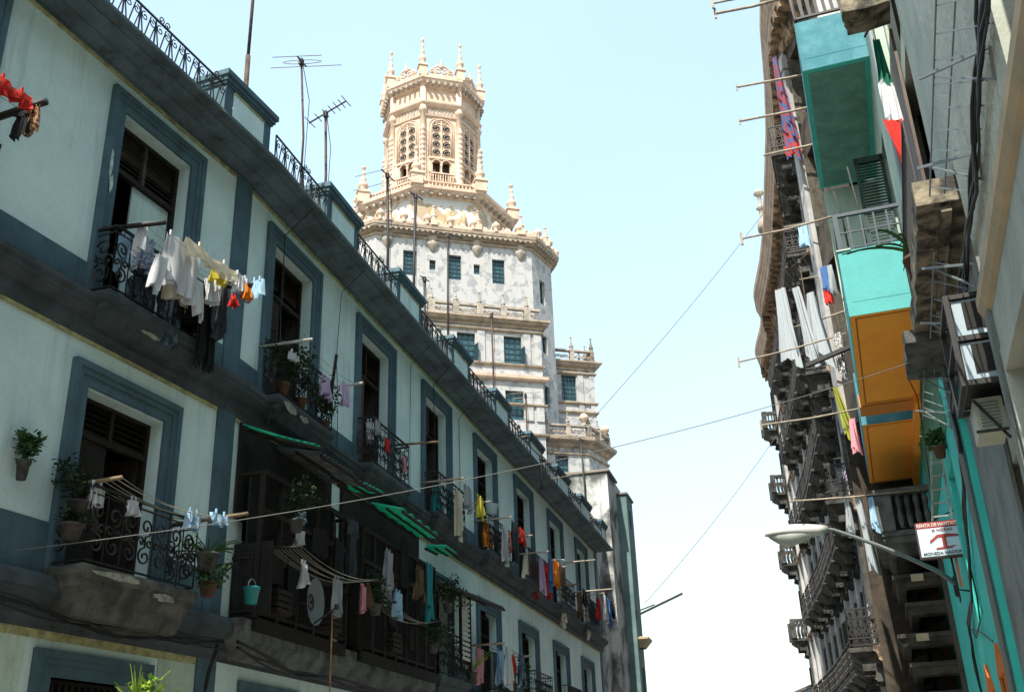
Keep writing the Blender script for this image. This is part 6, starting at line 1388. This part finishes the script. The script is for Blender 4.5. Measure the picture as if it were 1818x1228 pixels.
for k, (fr, s_, z_, w_, h_, o_, m_) in enumerate(((F1, 10.07, 10.45, .06, .5, .094, WP), (F1, 10.12, 10.1, .07, .25, .094, WP), (F1, 11.7, 12.3, .22, .05, .715, BP), (F2, 1.4, 12.3, .5, .05, .715, BP),
        (F1, 10.9, 7.93, .4, .07, .452, BP), (F2, 1.35, 8.12, .5, .16, .475, BP), (F2, 1.9, 8.1, .35, .12, .475, BP), (F1, 13.2, 5.0, .08, .5, .037, WP), (F1, 10.6, 4.42, .9, .09, .655, BP), (F1, 11.5, 4.3, .5, .10, .655, BP))):
    patch(fr, s_, z_, w_, h_, o_, m_, 300+k)

for w_, k in ((W2[1], 0), (W2[3], 1), (W2[5], 2), (W2[6], 3)):
    wn = [o for o in BLD.e.children if o.name.startswith('window')]
    b_ = MB(); cloth_sheet(b_, (w_[0]+.75, -.22), 10.55, 2.1, .55, 12, 8, .035, (1, 0), .8, 400+k); cloth_sheet(b_, (w_[0]+.75, -.19), 10.55, 2.0, .5, 12, 8, .03, (1, 0), .8, 401+k)
    BLD.part('curtain', b_, [C['brown'], C['grey'], C['cream'], C['teal']][k], fr=F2)
# a few more rods and cloths among the far balconies
for k, (s_, o_, z_, e_) in enumerate(((31, .5, 18.6, 2.6), (31.5, .3, 16.9, 2.4), (33, .2, 13.6, 2.6), (34, 0, 11.6, 2.3))):
    pole(['thin rod high among the far balconies under the cornice', 'thin rod just above the three white sheets', 'thin rod below the three white sheets', 'thin rod at the height of the hanging pink cloth'][k], s_, o_, e_, z_, z_-.1, .022, PALEPOLE, False)
for k, (s_, o_, z_, c_, lb) in enumerate(((32, 1.6, 13.5, 'teal', 'small teal rag below the white sheets'), (33, 1.9, 13.5, 'grey', 'small grey rag below the white sheets'), (34, 1.5, 11.5, 'brown', 'brown rag among the far balconies near the olive towel'), (31, 2.0, 18.5, 'light_blue', 'pale blue rag high among the far balconies'), (31.5, 1.5, 16.8, 'black', 'black shirt above the white sheets'), (34, 1.9, 11.5, 'lavender', 'lavender rag among the far balconies left of the olive towel'))):
    hang('cloth', lb, 'cloth', R3, s_, o_, z_, .35, .8, C[c_], (.5, 1), 500+k, .9)

g1('shirt', 'dark blue shirt behind the white ones', 'shirt', 10.7, .7, .45, .7, 'denim', 71, .3)
g1('trousers', 'black shorts in the middle of the line', 'shorts', 11.5, .95, .34, .5, 'black', 72, .35)
g1('shirt', 'black top with sleeves behind the yellow blouse', 'shirt', 11.75, .65, .5, .9, 'black', 73, .2)
g1('towel', 'grey towel near the far pole', 'towel', 12.0, 1.0, .3, .8, 'charcoal', 74, .12)
